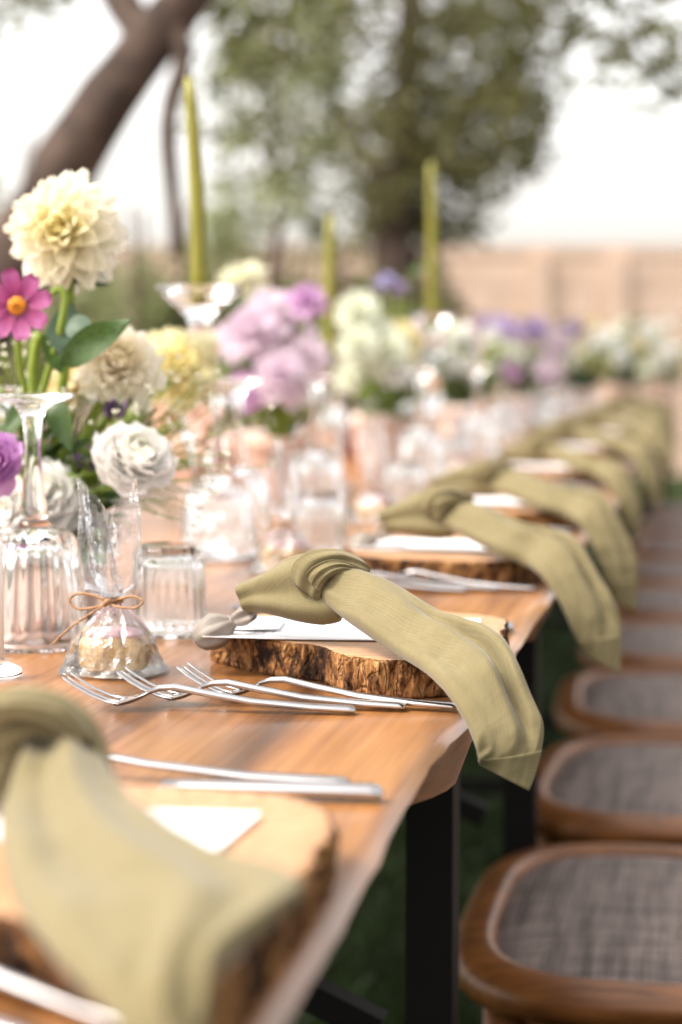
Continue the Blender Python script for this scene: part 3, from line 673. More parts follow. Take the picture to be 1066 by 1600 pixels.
def bag(label, loc, rz, seed):
    t = thing('favour_bag', label, 'gift bag', loc, rz, 'clear favour bags with twine bows'); m = MB(); n = 40; vs = []
    prof = [(1.05, 0.0004, 1), (1.20, .0012, 1), (1.08, .006, .9), (.98, .013, .8), (.92, .020, .8), (.74, .028, .7), (.50, .036, .6), (.27, .043, .5), (.17, .0465, .45), (.30, .049, .4), (.60, .054, .42), (.70, .064, .40), (.70, .080, .36), (.68, .100, .32), (.66, .117, .30)]
    for i, (s, z, fl) in enumerate(prof):
        for k in range(n):
            a = 2 * PI * k / n; c, q = math.cos(a), math.sin(a)
            if i < 8: e = .62 + .05 * i
            else: e = 1
            x = math.copysign(abs(c) ** e, c) * .0285 * s; y = math.copysign(abs(q) ** e, q) * .0265 * s * fl if i >= 8 else math.copysign(abs(q) ** e, q) * .0255 * s
            pl = (.0040 if i < 8 else .0030) * (1 if i > 1 else .4)
            w2 = noise.noise(V((c * 2.6 + seed, q * 2.6, z * 45))) + .6 * noise.noise(V((c * 6, q * 6 + seed, z * 110)))
            if i >= 7: y += .0045 * math.sin(c * 5 + seed + z * 20) * min(1, (i - 6) / 4)
            zz = z * (1 if i < 9 else 1 + .10 * math.sin(a * 2 + seed))
            vs.append((x + c * pl * w2 + (z - .05) * (-.06 if i > 8 else 0), y + q * pl * w2, zz))
    f = [tuple(range(n - 1, -1, -1))] + grid_faces(len(prof), n, True); m.add(vs, f); m.build('cellophane', 'film', t, False)
    m = MB(); c = (0, -.0045, .0468)
    tube(m, [(.0062 * math.cos(a), .0062 * math.sin(a), .0465) for a in [2 * PI * k / 16 for k in range(17)]], .0009, 6, 0, 1, 0, False)
    tube(m, [(.0066 * math.cos(a), .0066 * math.sin(a), .0482) for a in [2 * PI * k / 16 for k in range(17)]], .0009, 6, 0, 1, 0, False)
    tube(m, cr([(0, -.0075, .047), (-.010, -.010, .0515), (-.021, -.011, .0520), (-.0255, -.0115, .0475), (-.020, -.012, .0425), (-.009, -.011, .0435), (0, -.008, .0465)], 30), .0009, 6)
    tube(m, cr([(0, -.0075, .047), (.010, -.010, .0500), (.020, -.011, .0520), (.0265, -.0115, .0490), (.022, -.012, .0450), (.010, -.011, .0445), (0, -.008, .0465)], 30), .0009, 6)
    tube(m, cr([(0, -.009, .0465), (-.012, -.016, .038), (-.022, -.022, .030), (-.031, -.027, .020)], 16), .0008, 6)
    tube(m, [(-.0022, -.0085, .0455), (0, -.0105, .0472), (.0022, -.0085, .0485)], .0019, 8)
    m.build('twine_bow', 'twine', t); return t
# glasses ----------------------------------------------------------------
m = MB(); k = .085
gob = [(.0372, 0.0, 0), (.0385, .0006, 0), (.0388, .004, .0), (.0380, .012, .01), (.0368, .024, .05), (.0352, .040, .075), (.0335, .056, .085), (.0312, .070, .08), (.0292, .077, .05), (.0262, .0815, .0), (.0200, .0840, 0), (.0130, .0865, 0), (.0100, .0900, 0),
       (.0098, .098, 0), (.0080, .110, 0), (.0062, .125, 0), (.0056, .140, 0), (.0060, .153, 0), (.0078, .163, 0), (.0115, .170, 0), (.0175, .1735, 0), (.026, .1755, 0), (.0295, .1772, 0), (.0302, .1790, 0), (.0292, .1802, 0), (.020, .1795, 0), (.0004, .1790, 0)]
inn = [(.0004, .0765, 0), (.010, .0762, 0), (.020, .0735, 0), (.0265, .067, 0), (.0295, .056, 0), (.0315, .040, 0), (.0340, .022, 0), (.0362, .006, 0), (.0372, 0, 0)]
lathe(m, inn + gob[1:], 120, 22); GOB = m.mesh('goblet', 'glass')
m = MB(); lathe(m, [(.0004, .0600, 0), (.012, .0598, 0), (.0205, .0580, 0), (.0225, .050, 0), (.0240, .030, 0), (.0255, .010, 0), (.0268, 0, 0), (.0280, .0005, 0), (.0284, .004, 0), (.0282, .010, .02), (.0278, .020, .06), (.0270, .036, .07), (.0262, .050, .07), (.0254, .060, .05), (.0240, .0652, 0), (.0215, .0668, 0), (.0004, .0664, 0)], 96, 24); TUM = m.mesh('tumbler', 'glass')
m = MB(); lathe(m, [(.0004, 0, 0), (.036, 0, 0), (.0385, .003, 0), (.037, .008, 0), (.024, .014, 0), (.011, .020, 0), (.009, .030, 0), (.015, .040, 0), (.018, .050, 0), (.014, .060, 0), (.008, .072, 0), (.0095, .10, 0), (.016, .118, 0), (.020, .132, 0), (.016, .146, 0), (.009, .160, 0), (.0105, .185, 0), (.0175, .205, 0), (.020, .218, 0), (.015, .230, 0), (.011, .240, 0), (.020, .252, 0), (.038, .266, 0), (.0435, .272, 0), (.043, .2755, 0), (.030, .273, 0), (.0115, .268, 0), (.0110, .262, 0), (.0004, .262, 0)], 56); STICK = m.mesh('tall_candlestick', 'glass')
m = MB(); lathe(m, [(.0004, 0, 0), (.034, 0, 0), (.036, .003, 0), (.034, .007, 0), (.018, .013, 0), (.010, .022, 0), (.010, .040, 0), (.016, .055, 0), (.018, .066, 0), (.012, .080, 0), (.010, .100, 0), (.014, .120, 0), (.021, .132, 0), (.022, .138, 0), (.0120, .1385, 0), (.0110, .128, 0), (.0004, .128, 0)], 48); STICK2 = m.mesh('short_candlestick', 'glass')

def goblet(label, loc): return tag(link('goblet', GOB, None, V(loc) + V((0, 0, .0008)), (0, 0, rnd.uniform(0, 3))), label, 'goblet', 'upturned ribbed goblets')
def tumbler(label, loc): return tag(link('tumbler', TUM, None, V(loc) + V((0, 0, .0008)), (0, 0, rnd.uniform(0, 3))), label, 'glass', 'upturned ribbed tumblers')
def pouch(label, loc, rz, seed):
    t = thing('pouch', label, 'pouch', loc, rz, 'small grey fabric pouches'); t.scale = (.74, .74, .74); m = MB(); n = 28; vs = []
    prof = [(.001, -.0215), (.006, -.0205), (.0115, -.016), (.0145, -.008), (.0145, .001), (.0118, .008), (.0075, .013), (.0048, .0165)]
    for r, z in prof:
        for k in range(n):
            a = 2 * PI * k / n; q = r * (1 + (.05 + .12 * (z > 0)) * math.sin(a * 7 + seed) * (z > -.01) + .10 * noise.noise(V((math.cos(a) * 2, math.sin(a) * 2, z * 90 + seed)))); vs.append((q * math.cos(a), q * math.sin(a), z))
    R = Matrix.Rotation(math.radians(62), 4, 'Y')
    m.add([R @ V(v) for v in vs], grid_faces(len(prof), n, True) + [tuple(range(n - 1, -1, -1))]); m.build('body', 'grey_cloth', t)
    m = MB(); vs = []
    for i, (r, z) in enumerate([(.0046, .0160), (.0082, .020), (.0130, .026), (.0165, .034)]):
        for k in range(n): a = 2 * PI * k / n; q = r * (1 + .28 * i / 3 * math.sin(a * 5 + seed)); vs.append((q * math.cos(a) * (1 - .2 * i), q * math.sin(a), z + .004 * math.sin(a * 3) * i / 3))
    m.add([R @ V(v) for v in vs], grid_faces(4, n, True)); m.build('frill', 'grey_cloth', t)
    m = MB(); tube(m, [R @ V((.0055 * math.cos(a), .0055 * math.sin(a), .0163)) for a in [2 * PI * k / 14 for k in range(15)]], .0011, 6, 0, 1, 0, False); m.build('tie', 'grey_cloth', t)
    return t
def card(name, label, cat, loc, rz, a, b, mat, grp, bend=.0006):
    """a = size in x, b = size in y, 0.5 mm thick with a slight curl"""
    m = MB(); vs = []; uv = []; n = 9
    for lay in (0, .0005):
        for i in range(n):
            for j in range(5):
                x = a * i / (n - 1); y = b * j / 4; z = lay + bend * (2 * i / (n - 1) - 1) ** 2 * 1.5 + bend * .6 * (j / 2 - 1) ** 2; vs.append((x - a / 2, y - b / 2, z)); uv.append((x, y))
    q = grid_faces(n, 5); o = n * 5; f = [tuple(reversed(z)) for z in q] + [tuple(i + o for i in z) for z in q]
    bd = [i * 5 for i in range(n)] + [(n - 1) * 5 + j for j in range(1, 5)] + [i * 5 + 4 for i in range(n - 2, -1, -1)] + [j for j in range(3, 0, -1)]
    for i, p in enumerate(bd): r = bd[(i + 1) % len(bd)]; f.append((p, r, r + o, p + o))
    m.add(vs, f, 0, uv); o2 = m.build(name, mat, None, False, loc); o2.rotation_euler = (0, 0, rz); return tag(o2, label, cat, grp)

# ------------------------------------------------------------------ lay the settings
def where(i):
    return ['the blurred foreground setting', 'the sharp setting', 'the second setting, right behind the sharp one'][i] if i < 3 else 'the %s setting from the front' % ORD[i]
fork_px = [((555, 1114), (205, 1107)), ((633, 1109), (272, 1099)), ((717, 1110), (345, 1092))]
forks1 = []
for (hx, hy), (bx, by) in fork_px:
    a = T(hx, hy, TZ + .001); b = T(bx, by, TZ + .001); forks1.append((a - O1, math.atan2((b - a).y, (b - a).x)))
GOB1 = T(55, 1010, TZ) - O1; TUM1 = T(265, 992, TZ) - O1; BAG1 = T(178, 1052, TZ) - O1
for i in range(10):
    if i == 0: O = V((-.242, .80, TZ))
    else: O = O1 + V((-.010 + rnd.uniform(-.008, .008) if i > 1 else 0, (i - 1) * SP + (.16 + (i - 4) * .13 if i > 3 else 0) + (rnd.uniform(-.015, .015) if i > 1 else 0), 0))
    yc = O.y; O.x += (edge_x(yc) + .142) * .5 if i > 1 else 0
    wr = where(i); far = i > 1
    # wood slice
    if i == 0: outl = [tuple((T(x, y, TZ + CH_H) - O)[:2]) for x, y in [(-330, 1330), (-200, 1400), (-60, 1425), (80, 1450), (220, 1520), (330, 1540), (410, 1455), (460, 1390), (512, 1318), (522, 1278), (470, 1246), (350, 1232), (200, 1226), (0, 1226), (-200, 1250)]]
    elif i == 1: outl = OUT1
    else:
        r2 = random.Random(40 + i); outl = []
        for k in range(13): a = 2 * PI * k / 13; q = 1 + r2.uniform(-.08, .08); outl.append((math.cos(a) * .108 * q, math.sin(a) * .125 * q))
    charger({0: 'blurred wood slice under the big foreground napkin', 1: 'sharp olive wood slice with thick bark edge and cleft', 2: 'wood slice with dark bark right behind the sharp napkin'}.get(i, 'blurred wood slice under the napkin, %s place from the front' % ORD[i]), O, 0, outl, 3.7 * i, i)
    top = O + V((0, 0, CH_H + .0012))
    if i == 0:
        card('menu_card', 'blurred white menu card under the foreground napkin', 'card', T(120, 1290, top.z), -.05, .132, .062, 'menu', 'white menu cards on the wood slices')
    else:
        mc = (T(345, 985, top.z) + T(783, 975, top.z)) / 2 - O1 if i == 1 else mc
        card('menu_card', ('white printed menu card on %s' % ('the sharp wood slice' if i == 1 else wr)), 'card', O + V((-.006, .012, CH_H + .0012)), .10 + (rnd.uniform(-.1, .1) if far else 0), .178, .10, 'menu', 'white menu cards on the wood slices')
        card('name_card', ('small white name card at %s' % wr), 'card', O + V((-.072, .008, CH_H + .0032)), .12, .046, .052, 'name', 'small name cards')
    # cutlery
    for k, nm in enumerate(['fork nearest the camera', 'middle fork', 'fork closest to the wood slice']):
        lab = '%s at %s' % (nm, wr)
        if i == 0:
            a = T([235, 205, 70][k], [1615, 1565, 1640][k], TZ + .001); b = T([-150, -150, -290][k], [1512, 1470, 1545][k], TZ + .001); p, rz = a, math.atan2((b - a).y, (b - a).x)
        else: p, rz = O + forks1[k][0], forks1[k][1] + (rnd.uniform(-.04, .04) if far else 0)
        p = V(p); p.z = TZ + .0012 + .0002 * k
        cutlery('f', lab, p, rz, 'forks laid at the settings')
    if i == 0: kp, sp_ = T(598, 1253, TZ), T(545, 1233, TZ); rzk = PI + .06; rzs = PI - .01
    else: kp, sp_ = O + V((.066, .200, 0)) if i > 1 else T(803, 989, TZ), O + V((.060, .232, 0)); rzk = PI + .03; rzs = PI - .02
    kp.z = sp_.z = TZ + .0012
    cutlery('k', 'knife with rounded silver handle at %s' % wr, kp, rzk, 'knives laid at the settings')
    cutlery('s', 'spoon beside the knife at %s' % wr, sp_, rzs, 'spoons laid at the settings')
    # napkin
    if i == 0:
        tail = [pr((40, 1165), (130, 1150), .80, .4, .012), pr((25, 1225), (165, 1195), .775, .6, .016), pr((5, 1305), (200, 1250), .735, .7, .015), pr((25, 1400), (300, 1318), .665, .7, .012), pr((75, 1470), (462, 1372), .61, .6, .010), pr((130, 1535), (430, 1425), .58, .5, .010), pr((180, 1590), (345, 1490), .56, .4, .009), pr((215, 1660), (322, 1575), .55, .3, .008), pr((240, 1740), (315, 1690), .545, .3, .006), pr((250, 1780), (310, 1750), .545, .3, .003)]
        fan = [st(60, 1150, .80, 20, -40, .4, .013), st(10, 1180, .80, 15, -70, .4, .015), st(-60, 1200, .805, 10, -80, .4, .016), st(-120, 1205, .81, 8, -70, .4, .016)]
        knot = [[pr((-60, 1200), (-70, 1110), .80, .2, .007), pr((5, 1172), (-10, 1080), .79, .2, .009), pr((58, 1152), (62, 1072), .785, .2, .010), pr((102, 1168), (132, 1106), .785, .3, .010), pr((128, 1198), (168, 1162), .785, .3, .008), pr((140, 1235), (178, 1212), .78, .3, .004)], [pr((-60, 1150), (-66, 1100), .78, .2, .004), pr((20, 1125), (15, 1085), .775, .2, .006), pr((80, 1135), (98, 1095), .772, .2, .006), pr((122, 1170), (146, 1145), .775, .2, .003)]]
        napkin_obj('large blurred olive napkin in the bottom left foreground', O, O, 0, tail, knot, fan, 2, True, (1, 1, 1), .45, 6.0, .0022)
    else:
        tail, knot, fan = napkin_main(i * .7)
        if far:      # vary the hang and the fall of each napkin
            r3 = random.Random(90 + i); dl = r3.uniform(.0, .035); dx = r3.uniform(.0, .014); kx = 1.0 + (r3.uniform(.02, .30) if i > 2 else 0); xe_ = edge_x(O1.y) - .01; tail = list(tail)
            sx = lambda c: V((xe_ + (c.x - xe_) * kx if c.x < xe_ else c.x, c.y, TZ + (c.z - TZ) * (1.0 if i == 2 else .88 + .25 * (kx - 1)) if c.z > TZ else c.z))
            tail = [(sx(c), a, th) for c, a, th in tail]; fan = [(sx(c), a * r3.uniform(.9, 1.1), th) for c, a, th in fan]; knot = [[(sx(c), a * r3.uniform(.9, 1.2), th) for c, a, th in kk] for kk in knot]
            for q in range(len(tail)):
                c, a, th = tail[q]; u = max(0, (q - 5) / 5)
                tail[q] = (c + V((dx * u + .008 * u, (.018 if q > 3 else 0), -dl * u - .012 * u)), a * ((1.04 if i < 4 else .86) + .02 * min(1, q / 4)), th * r3.uniform(.8, 1.0))
        lab = {1: 'sharp olive linen napkin, knotted, its tail hanging over the table edge', 2: 'olive napkin draped right behind the sharp one'}.get(i, 'blurred olive napkin, %s from the front' % ORD[i])
        napkin_obj(lab, O1, O, (rnd.uniform(-.12, .06) if far else 0), tail, knot, fan, i, i < 5)
        # glass and favours
        j = V((rnd.uniform(-.012, .012), rnd.uniform(-.012, .012), 0)) if far else V((0, 0, 0))
        goblet({1: 'sharp upturned ribbed goblet at the left edge'}.get(i, 'upturned goblet behind %s' % wr), O + GOB1 + j * 1.5)
        tumbler({1: 'upturned ribbed tumbler behind the cellophane bag'}.get(i, 'upturned tumbler behind %s' % wr), O + TUM1 - j)
        if i < 8:
            bp = O + BAG1 + j; bp.z = TZ + .0008
            bag({1: 'clear bag with twine bow beside the forks'}.get(i, 'blurred clear favour bag behind %s' % wr), bp, -.15 + j.x * 20, i * 1.7)
            cake({1: 'small sponge cake with pink icing inside the sharp bag'}.get(i, 'blurred iced cake in its bag behind %s' % wr), bp + V((.001, -.001, .002)), .2, i)
        if i < 6:
            pp = (P(338, 985, 1.298) if i == 1 else P(338, 985, 1.298) - O1 + O + V((0, j.y, 0)))
            pouch({1: 'small grey tied pouch hanging over the sharp wood slice'}.get(i, 'blurred grey pouch beside the napkin of %s' % wr), pp, .2, i)
# glasses laid on the far side of the table
for i in range(2, 10):
    y = O1.y + .15 + i * SP
    goblet('upturned goblet on the far side of the table, %s along' % ORD[i], V((-.82 + rnd.uniform(-.02, .02), y, TZ)))
    tumbler('upturned tumbler on the far side of the table, %s along' % ORD[i], V((-.90 + rnd.uniform(-.02, .02), y - .12, TZ)))
goblet('upturned goblet half hidden behind the sharp goblet', P(18, 1, 1) * 0 + T(15, 930, TZ))
goblet('blurred upturned goblet beside the tall candlestick', T(372, 850, TZ))

# ------------------------------------------------------------------ candles
def candle_set(label, base, tall, tilt, h=.27, rs=1.0):
    o = tag(link('candlestick', STICK if tall else STICK2, None, V(base) + V((0, 0, .0008))), 'clear glass candlestick holding the ' + label, 'candlestick', 'glass candlesticks'); z = .2635 if tall else .1295
    t = thing('taper_candle', label, 'candle', V(base) + V((0, 0, z)), 0, 'olive green taper candles')
    m = MB(); pts = [(tilt * (k / 9) ** 2 * h, 0, h * k / 9) for k in range(10)]; tube(m, pts, [rs * q for q in (.0098, .0100, .0098, .0096, .0094, .0091, .0087, .0083, .0078, .0055)], 16); m.build('wax', 'candle', t)
    m = MB(); e = V(pts[-1]); tube(m, [e - V((0, 0, .001)), e + V((.001, 0, .008))], .0009, 6); m.build('wick', 'wick', t)
b1 = P(312, 460, 2.02); candle_set('tall olive green candle nearest the camera', (b1.x, b1.y, TZ), True, -.045, .222, .84)
b2 = P(514, 620, 3.02); candle_set('shorter olive green candle between lilac and cream flowers', (b2.x, b2.y, TZ), False, .01, .285)
b3 = P(676, 490, 3.75); candle_set('olive green candle right of centre before the tree', (b3.x, b3.y, TZ), True, -.01, .30)
ob = T(-3, 1060, TZ); t = thing('pillar_candle', 'white candle on a glass foot at the left edge', 'candle', ob + V((0, 0, .0008)))
m = MB(); lathe(m, [(.0003, 0), (.0145, 0), (.0158, .002), (.0150, .006), (.0080, .009), (.0060, .0115), (.0003, .0115)], 40); m.build('glass_foot', 'glass', t)
m = MB(); lathe(m, [(.0003, .0118), (.0042, .0118), (.0042, .085), (.0030, .088), (.0003, .089)], 24); m.build('wax', 'white_wax', t)

# ------------------------------------------------------------------ flowers
def petal_mesh(name, mat, L=1, W=.35, cup=.25, curl=.3, nx=5, ny=7, tip=.8, notch=0.0):
    """petal along +x, faces +z; UV v along the length"""
    m = MB(); vs = []; uv = []
    for i in range(ny):
        u = i / (ny - 1); wv = W * (math.sin(PI * min(1, u * tip + .06)) ** .75) * (1 if u < .98 else .55)
        for j in range(nx):
            s = j / (nx - 1) * 2 - 1
            z = cup * W * s * s * (1.2 - u * .5) + curl * L * (u * u) * .5; x = L * u - notch * (1 - abs(s)) * (u > .95)
            vs.append((x, wv * s, z)); uv.append((j / (nx - 1), u))
    m.add(vs, grid_faces(ny, nx), 0, uv); return m.mesh(name, mat)
PET = petal_mesh('petal', 'petal_cream', 1, .27, .85, .18, 5, 8, .895)
PETS = petal_mesh('small_petal', 'petal_cream', 1, .42, .7, .5, 5, 6, .78)
PETC = petal_mesh('cosmos_petal', 'cosmos', 1, .31, .15, .06, 7, 6, .66, .06)
PETF = petal_mesh('far_petal', 'petal_far', 1, .3, .7, .25, 3, 4, .8)
def orient(axis, roll=0):
    z = V(axis).normalized(); x = z.orthogonal().normalized(); y = z.cross(x); return Matrix((x, y, z)).transposed().to_4x4() @ Matrix.Rotation(roll, 4, 'Z')
def petal_matrices(n, R, th0, th1, l0, l1, wid=1.0, jit=.08, seed=0, core=.12):
    rr = random.Random(seed); out = []
    for i in range(n):
        u = (i + .5) / n; th = math.radians(th0 + (th1 - th0) * u ** .75 + rr.gauss(0, 4)); ph = i * 2.39996 + rr.gauss(0, .06); L = R * (l0 + (l1 - l0) * u ** .6) * (1 + rr.gauss(0, jit))
        d = V((math.sin(th) * math.cos(ph), math.sin(th) * math.sin(ph), math.cos(th))); inw = V((-math.cos(th) * math.cos(ph), -math.cos(th) * math.sin(ph), math.sin(th)))
        y = inw.cross(d); m = Matrix((d, y, inw)).transposed().to_4x4() @ Matrix.Rotation(rr.gauss(0, .18), 4, 'X') @ Matrix.Diagonal((L, R * wid * (.55 + .45 * u), L, 1)); m.translation = d * (R * core); out.append((u, m))
    return out
def bloom_near(label, c, axis, R, n, cols, th=(4, 128), lens=(.35, 1.0), wid=1.0, mesh=None, seed=0, name='dahlia', stem=None, core_mat='leaf_lime', cat='flower', group=None, corer=.14, leaf=None):
    t = thing(name, label, cat, c, 0, group); mat = orient(axis)
    m = MB(); vs = []; nn = 14
    for i in range(8):
        a = PI * i / 7
        for k in range(nn): vs.append(V((math.sin(a) * math.cos(2 * PI * k / nn), math.sin(a) * math.sin(2 * PI * k / nn), math.cos(a) * .8)) * R * corer)
    m.add([mat @ v for v in vs], grid_faces(8, nn, True)); hd = m.build('flower_head', core_mat, t)
    for u, pm in petal_matrices(n, R, th[0], th[1], lens[0], lens[1], wid, .07, seed):
        o = link('petal', mesh or PET, hd); o.matrix_local = mat @ pm; k = len(cols) - 1; q = min(k - 1e-6, u * k) if k else 0; j = int(q); f = q - j
        ca, cb = cols[j], cols[min(j + 1, k)]; rv = random.Random(seed * 999 + int(u * 1e5)).uniform(.95, 1.05); o.color = tuple(min(1, (ca[z] * (1 - f) + cb[z] * f) * rv) for z in range(3)) + (1,)
    if stem:
        m = MB(); pts = [V(p) - V(c) for p in stem]; q = cr(pts, 14); tube(m, q, .0042, 8); m.build('stem', 'stem', t)
        if leaf:
            for lm, pos, d_, L_ in leaf: add_leaf(t, lm, V(pos) - V(c), d_, L_, .25, (.15, -1, .55))
    return t
def leaf_mesh(name, mat, W=.3, bend=.2):
    m = MB(); vs = []; ny, nx = 9, 5
    for i in range(ny):
        u = i / (ny - 1); w_ = W * math.sin(PI * u ** .8) ** .9
        for j in range(nx): s = j / (nx - 1) * 2 - 1; vs.append((u, w_ * s, .12 * w_ / max(W, .01) * abs(s) * W * 2 - bend * u * u + .02 * math.sin(u * 9 + s * 2)))
    m.add(vs, grid_faces(ny, nx)); return m.mesh(name, mat)
LEAF = {'d': leaf_mesh('leaf', 'leaf_dark', .185), 'b': leaf_mesh('leaf', 'leaf_blue', .30), 'l': leaf_mesh('leaf', 'leaf_lime', .12)}
def add_leaf(parent, kind, p, d, L, roll=None, up=(0, -.35, 1)):
    d = V(d).normalized(); up = V(up); up = (up - d * up.dot(d)); up = up.normalized() if up.length > .05 else d.orthogonal().normalized(); y = up.cross(d)
    m = Matrix((d, y, up)).transposed().to_4x4() @ Matrix.Rotation(rnd.gauss(0, .4) if roll is None else roll, 4, 'X') @ Matrix.Scale(L, 4); m.translation = V(p)
    o = link('leaf', LEAF[kind], parent); o.matrix_local = m; return o
def sprig(label, base, tip, kind, L, n=9, spread=1.0, group=None, name='leafy_sprig'):
    base, tip = V(base), V(tip); t = thing(name, label, 'foliage', base, 0, group); dl = tip - base
    m = MB(); q = cr([V((0, 0, 0)), dl * .5 + V((0, 0, .01)), dl], 10); tube(m, q, [.0022 - .0014 * i / 9 for i in range(10)], 6); m.build('stem', 'stem', t)
    for k in range(n):
        u = .25 + .75 * k / (n - 1); p = q[min(9, int(u * 9))]; a = k * 2.4; side = V((math.cos(a), math.sin(a), .35 * math.sin(a * 1.7)))
        add_leaf(t, kind, p, dl.normalized() * .6 + side * spread, L * (1.15 - .5 * u) * rnd.uniform(.8, 1.2))
    return t
def bloom_far(label, c, axis, R, n, colr, group, name='dahlia', stem_to=None, th=(4, 125), seed=0, yellow=False):
    t = thing(name, label, 'flower', c, 0, group); mat = orient(axis); m = MB()
    pv = [V(v.co) for v in PETF.vertices]; pf = [tuple(p.vertices) for p in PETF.polygons]
    for u, pm in petal_matrices(n, R, th[0], th[1], .35, 1.0, 1.15, .1, seed): m.add([mat @ (pm @ v) for v in pv], pf)
    link('petals', m.mesh('petals', 'petal_far'), t, None, None, colr)
    m = MB(); e = (V(stem_to) - V(c)) if stem_to else V((0, 0, -.1)); tube(m, cr([V((0, 0, 0)) - V(axis).normalized() * R * .1, e * .5 - V(axis).normalized() * R * .3, e], 8), .003, 6); m.build('stem', 'stem', t)
    return t
def vase(label, base, mat, r, h, cat='vase'):
    t = thing('flower_pot', label, cat, V(base) + V((0, 0, .0006))); m = MB(); lathe(m, [(.0004, 0), (r * .72, 0), (r * .78, h * .05), (r * .92, h * .45), (r, h * .8), (r * 1.06, h * .82), (r * 1.06, h * .99), (r * 1.0, h), (r * .93, h * .97), (r * .88, h * .6), (r * .6, h * .5), (.0004, h * .5)], 40); m.build('pot', mat, t)
    m = MB(); lathe(m, [(r * .885, h * .7), (r * .6, h * .73), (.0004, h * .74)], 24); m.build('soil', 'trunk', t); return t

G1 = 'flowers of the nearest arrangement'; A1 = T(70, 962, TZ)
Q = .86
def PA(px, py, d): return P(px, py, d * (Q if d < 1.95 else 1))
CREAM = [(.94, .88, .52), (.98, .94, .76), (1, .97, .88), (1, .98, .92)]; IVORY = [(.97, .88, .64), (1, .95, .84), (1, .98, .92)]; WHITE = [(.98, 1, .9), (1, 1, 1), (1, 1, 1)]
vase('grey clay pot hidden behind the sharp goblet', A1, 'pink_pot', .052, .075)
J = A1 + V((0, 0, .06))
dc = PA(100, 362, 1.78)
bloom_near('big cream yellow dahlia standing tallest at the left', dc, V((.10, -.93, .16)), .0475, 76, CREAM, (4, 150), (.40, 1.0), 1.0, PET, 1, 'dahlia', [dc - V((0, -.015, .02)), PA(108, 470, 1.80), PA(105, 545, 1.82), J], group=G1,
    leaf=[('b', PA(105, 415, 1.80), PA(178, 445, 1.79) - PA(105, 415, 1.80), .036), ('d', PA(95, 570, 1.72), PA(214, 478, 1.66) - PA(95, 570, 1.72), .070), ('b', PA(100, 560, 1.76), PA(118, 440, 1.78) - PA(104, 560, 1.76), .050), ('b', PA(108, 500, 1.74), PA(165, 545, 1.70) - PA(108, 500, 1.74), .034), ('d', PA(95, 585, 1.76), PA(70, 500, 1.78) - PA(95, 585, 1.76), .045), ('d', PA(60, 610, 1.76), PA(-10, 690, 1.74) - PA(60, 610, 1.76), .05), ('d', PA(85, 620, 1.78), PA(110, 720, 1.74) - PA(85, 620, 1.78), .05)])
m = MB(); q = cr([PA(58, 640, 1.79), PA(88, 540, 1.77), PA(102, 470, 1.765), PA(92, 452, 1.765), PA(82, 460, 1.765)], 16); bq = q[0].copy()
bs = thing('bent_stem', 'pale green bent flower stem below the cream dahlia', 'stem', bq, 0, G1); tube(m, [v - bq for v in q], .0030, 8); m.build('stalk', 'stem', bs)
m = MB(); tube(m, [V((0, 0, 0)), J - bq], .0028, 6); m.build('lower_stalk', 'stem', bs)
# cosmos
cc = PA(27, 478, 1.70); ct = thing('cosmos', 'magenta pink cosmos flower with orange centre at the left edge', 'flower', cc, 0, G1); om = orient(V((.12, -.98, .10)))
m = MB(); vs = [om @ V((.0072 * math.sin(a) * math.cos(b), .0072 * math.sin(a) * math.sin(b), .0045 * math.cos(a) + .001 * math.sin(b * 9 + a * 20))) for a in [PI * .5 * i / 6 for i in range(7)] for b in [2 * PI * k / 24 for k in range(24)]]
m.add(vs, grid_faces(7, 24, True)); m.build('orange_centre', 'pollen', ct)
for k in range(8):
    o = link('petal', PETC, ct); o.matrix_local = om @ Matrix.Rotation(k * PI / 4 + .22, 4, 'Z') @ Matrix.Rotation(-.10 - .08 * (k % 2), 4, 'Y') @ Matrix.Translation((.004, 0, -.001 * (k % 2))) @ Matrix.Diagonal((.0235 * (1 + .06 * math.sin(k * 3)), .0225, .0235, 1))
m = MB(); tube(m, cr([V((0, .003, 0)), PA(30, 560, 1.72) - cc, PA(45, 640, 1.76) - cc, J - cc], 12), .0024, 7); m.build('stem', 'stem', ct)
m = MB(); bq = PA(62, 520, 1.78); bs = thing('bent_stem', 'thick pale stem right of the cosmos flower', 'stem', bq, 0, G1); tube(m, cr([V((0, 0, 0)), PA(52, 600, 1.79) - bq, J - bq], 8), .0042, 8); m.build('stalk', 'stem', bs)
# cream, white and violet heads round the goblet
def near(label, px, py, d, ax, R, n, cols, th, lens, wid, mesh, seed, name): 
    c = PA(px, py, d); R = R * (Q if d < 1.95 else 1); bloom_near(label, c, ax, R, n, cols, th, lens, wid, mesh, seed, name, [c - V(ax).normalized() * R * .3, (c + J) / 2 + V((0, .02, .02)), J], group=G1)
near('ivory dahlia right of the thick green stems', 185, 572, 1.84, V((.25, -.75, .6)), .040, 70, IVORY, (5, 120), (.4, 1), 1.15, PET, 2, 'dahlia')
near('small ivory flower left of the ivory dahlia', 110, 605, 1.86, V((-.3, -.7, .4)), .026, 40, [(.9, .82, .55), (.98, .9, .68)], (5, 115), (.4, 1), 1.2, PETS, 3, 'dahlia')
near('soft yellow cream dahlia beside the tall candlestick', 275, 578, 2.02, V((.3, -.8, .45)), .044, 60, [(.95, .88, .5), (1, .97, .75)], (5, 120), (.4, 1), 1.1, PET, 4, 'dahlia')
near('white ranunculus drooping above the cellophane bag', 207, 722, 1.74, V((.45, -.55, .62)), .034, 64, WHITE, (5, 118), (.45, 1), 1.5, PETS, 5, 'ranunculus')
near('white frilly flower behind the goblet stem', 55, 785, 1.78, V((.1, -.7, .7)), .040, 70, WHITE, (5, 118), (.4, 1), 1.3, PETS, 6, 'hydrangea')
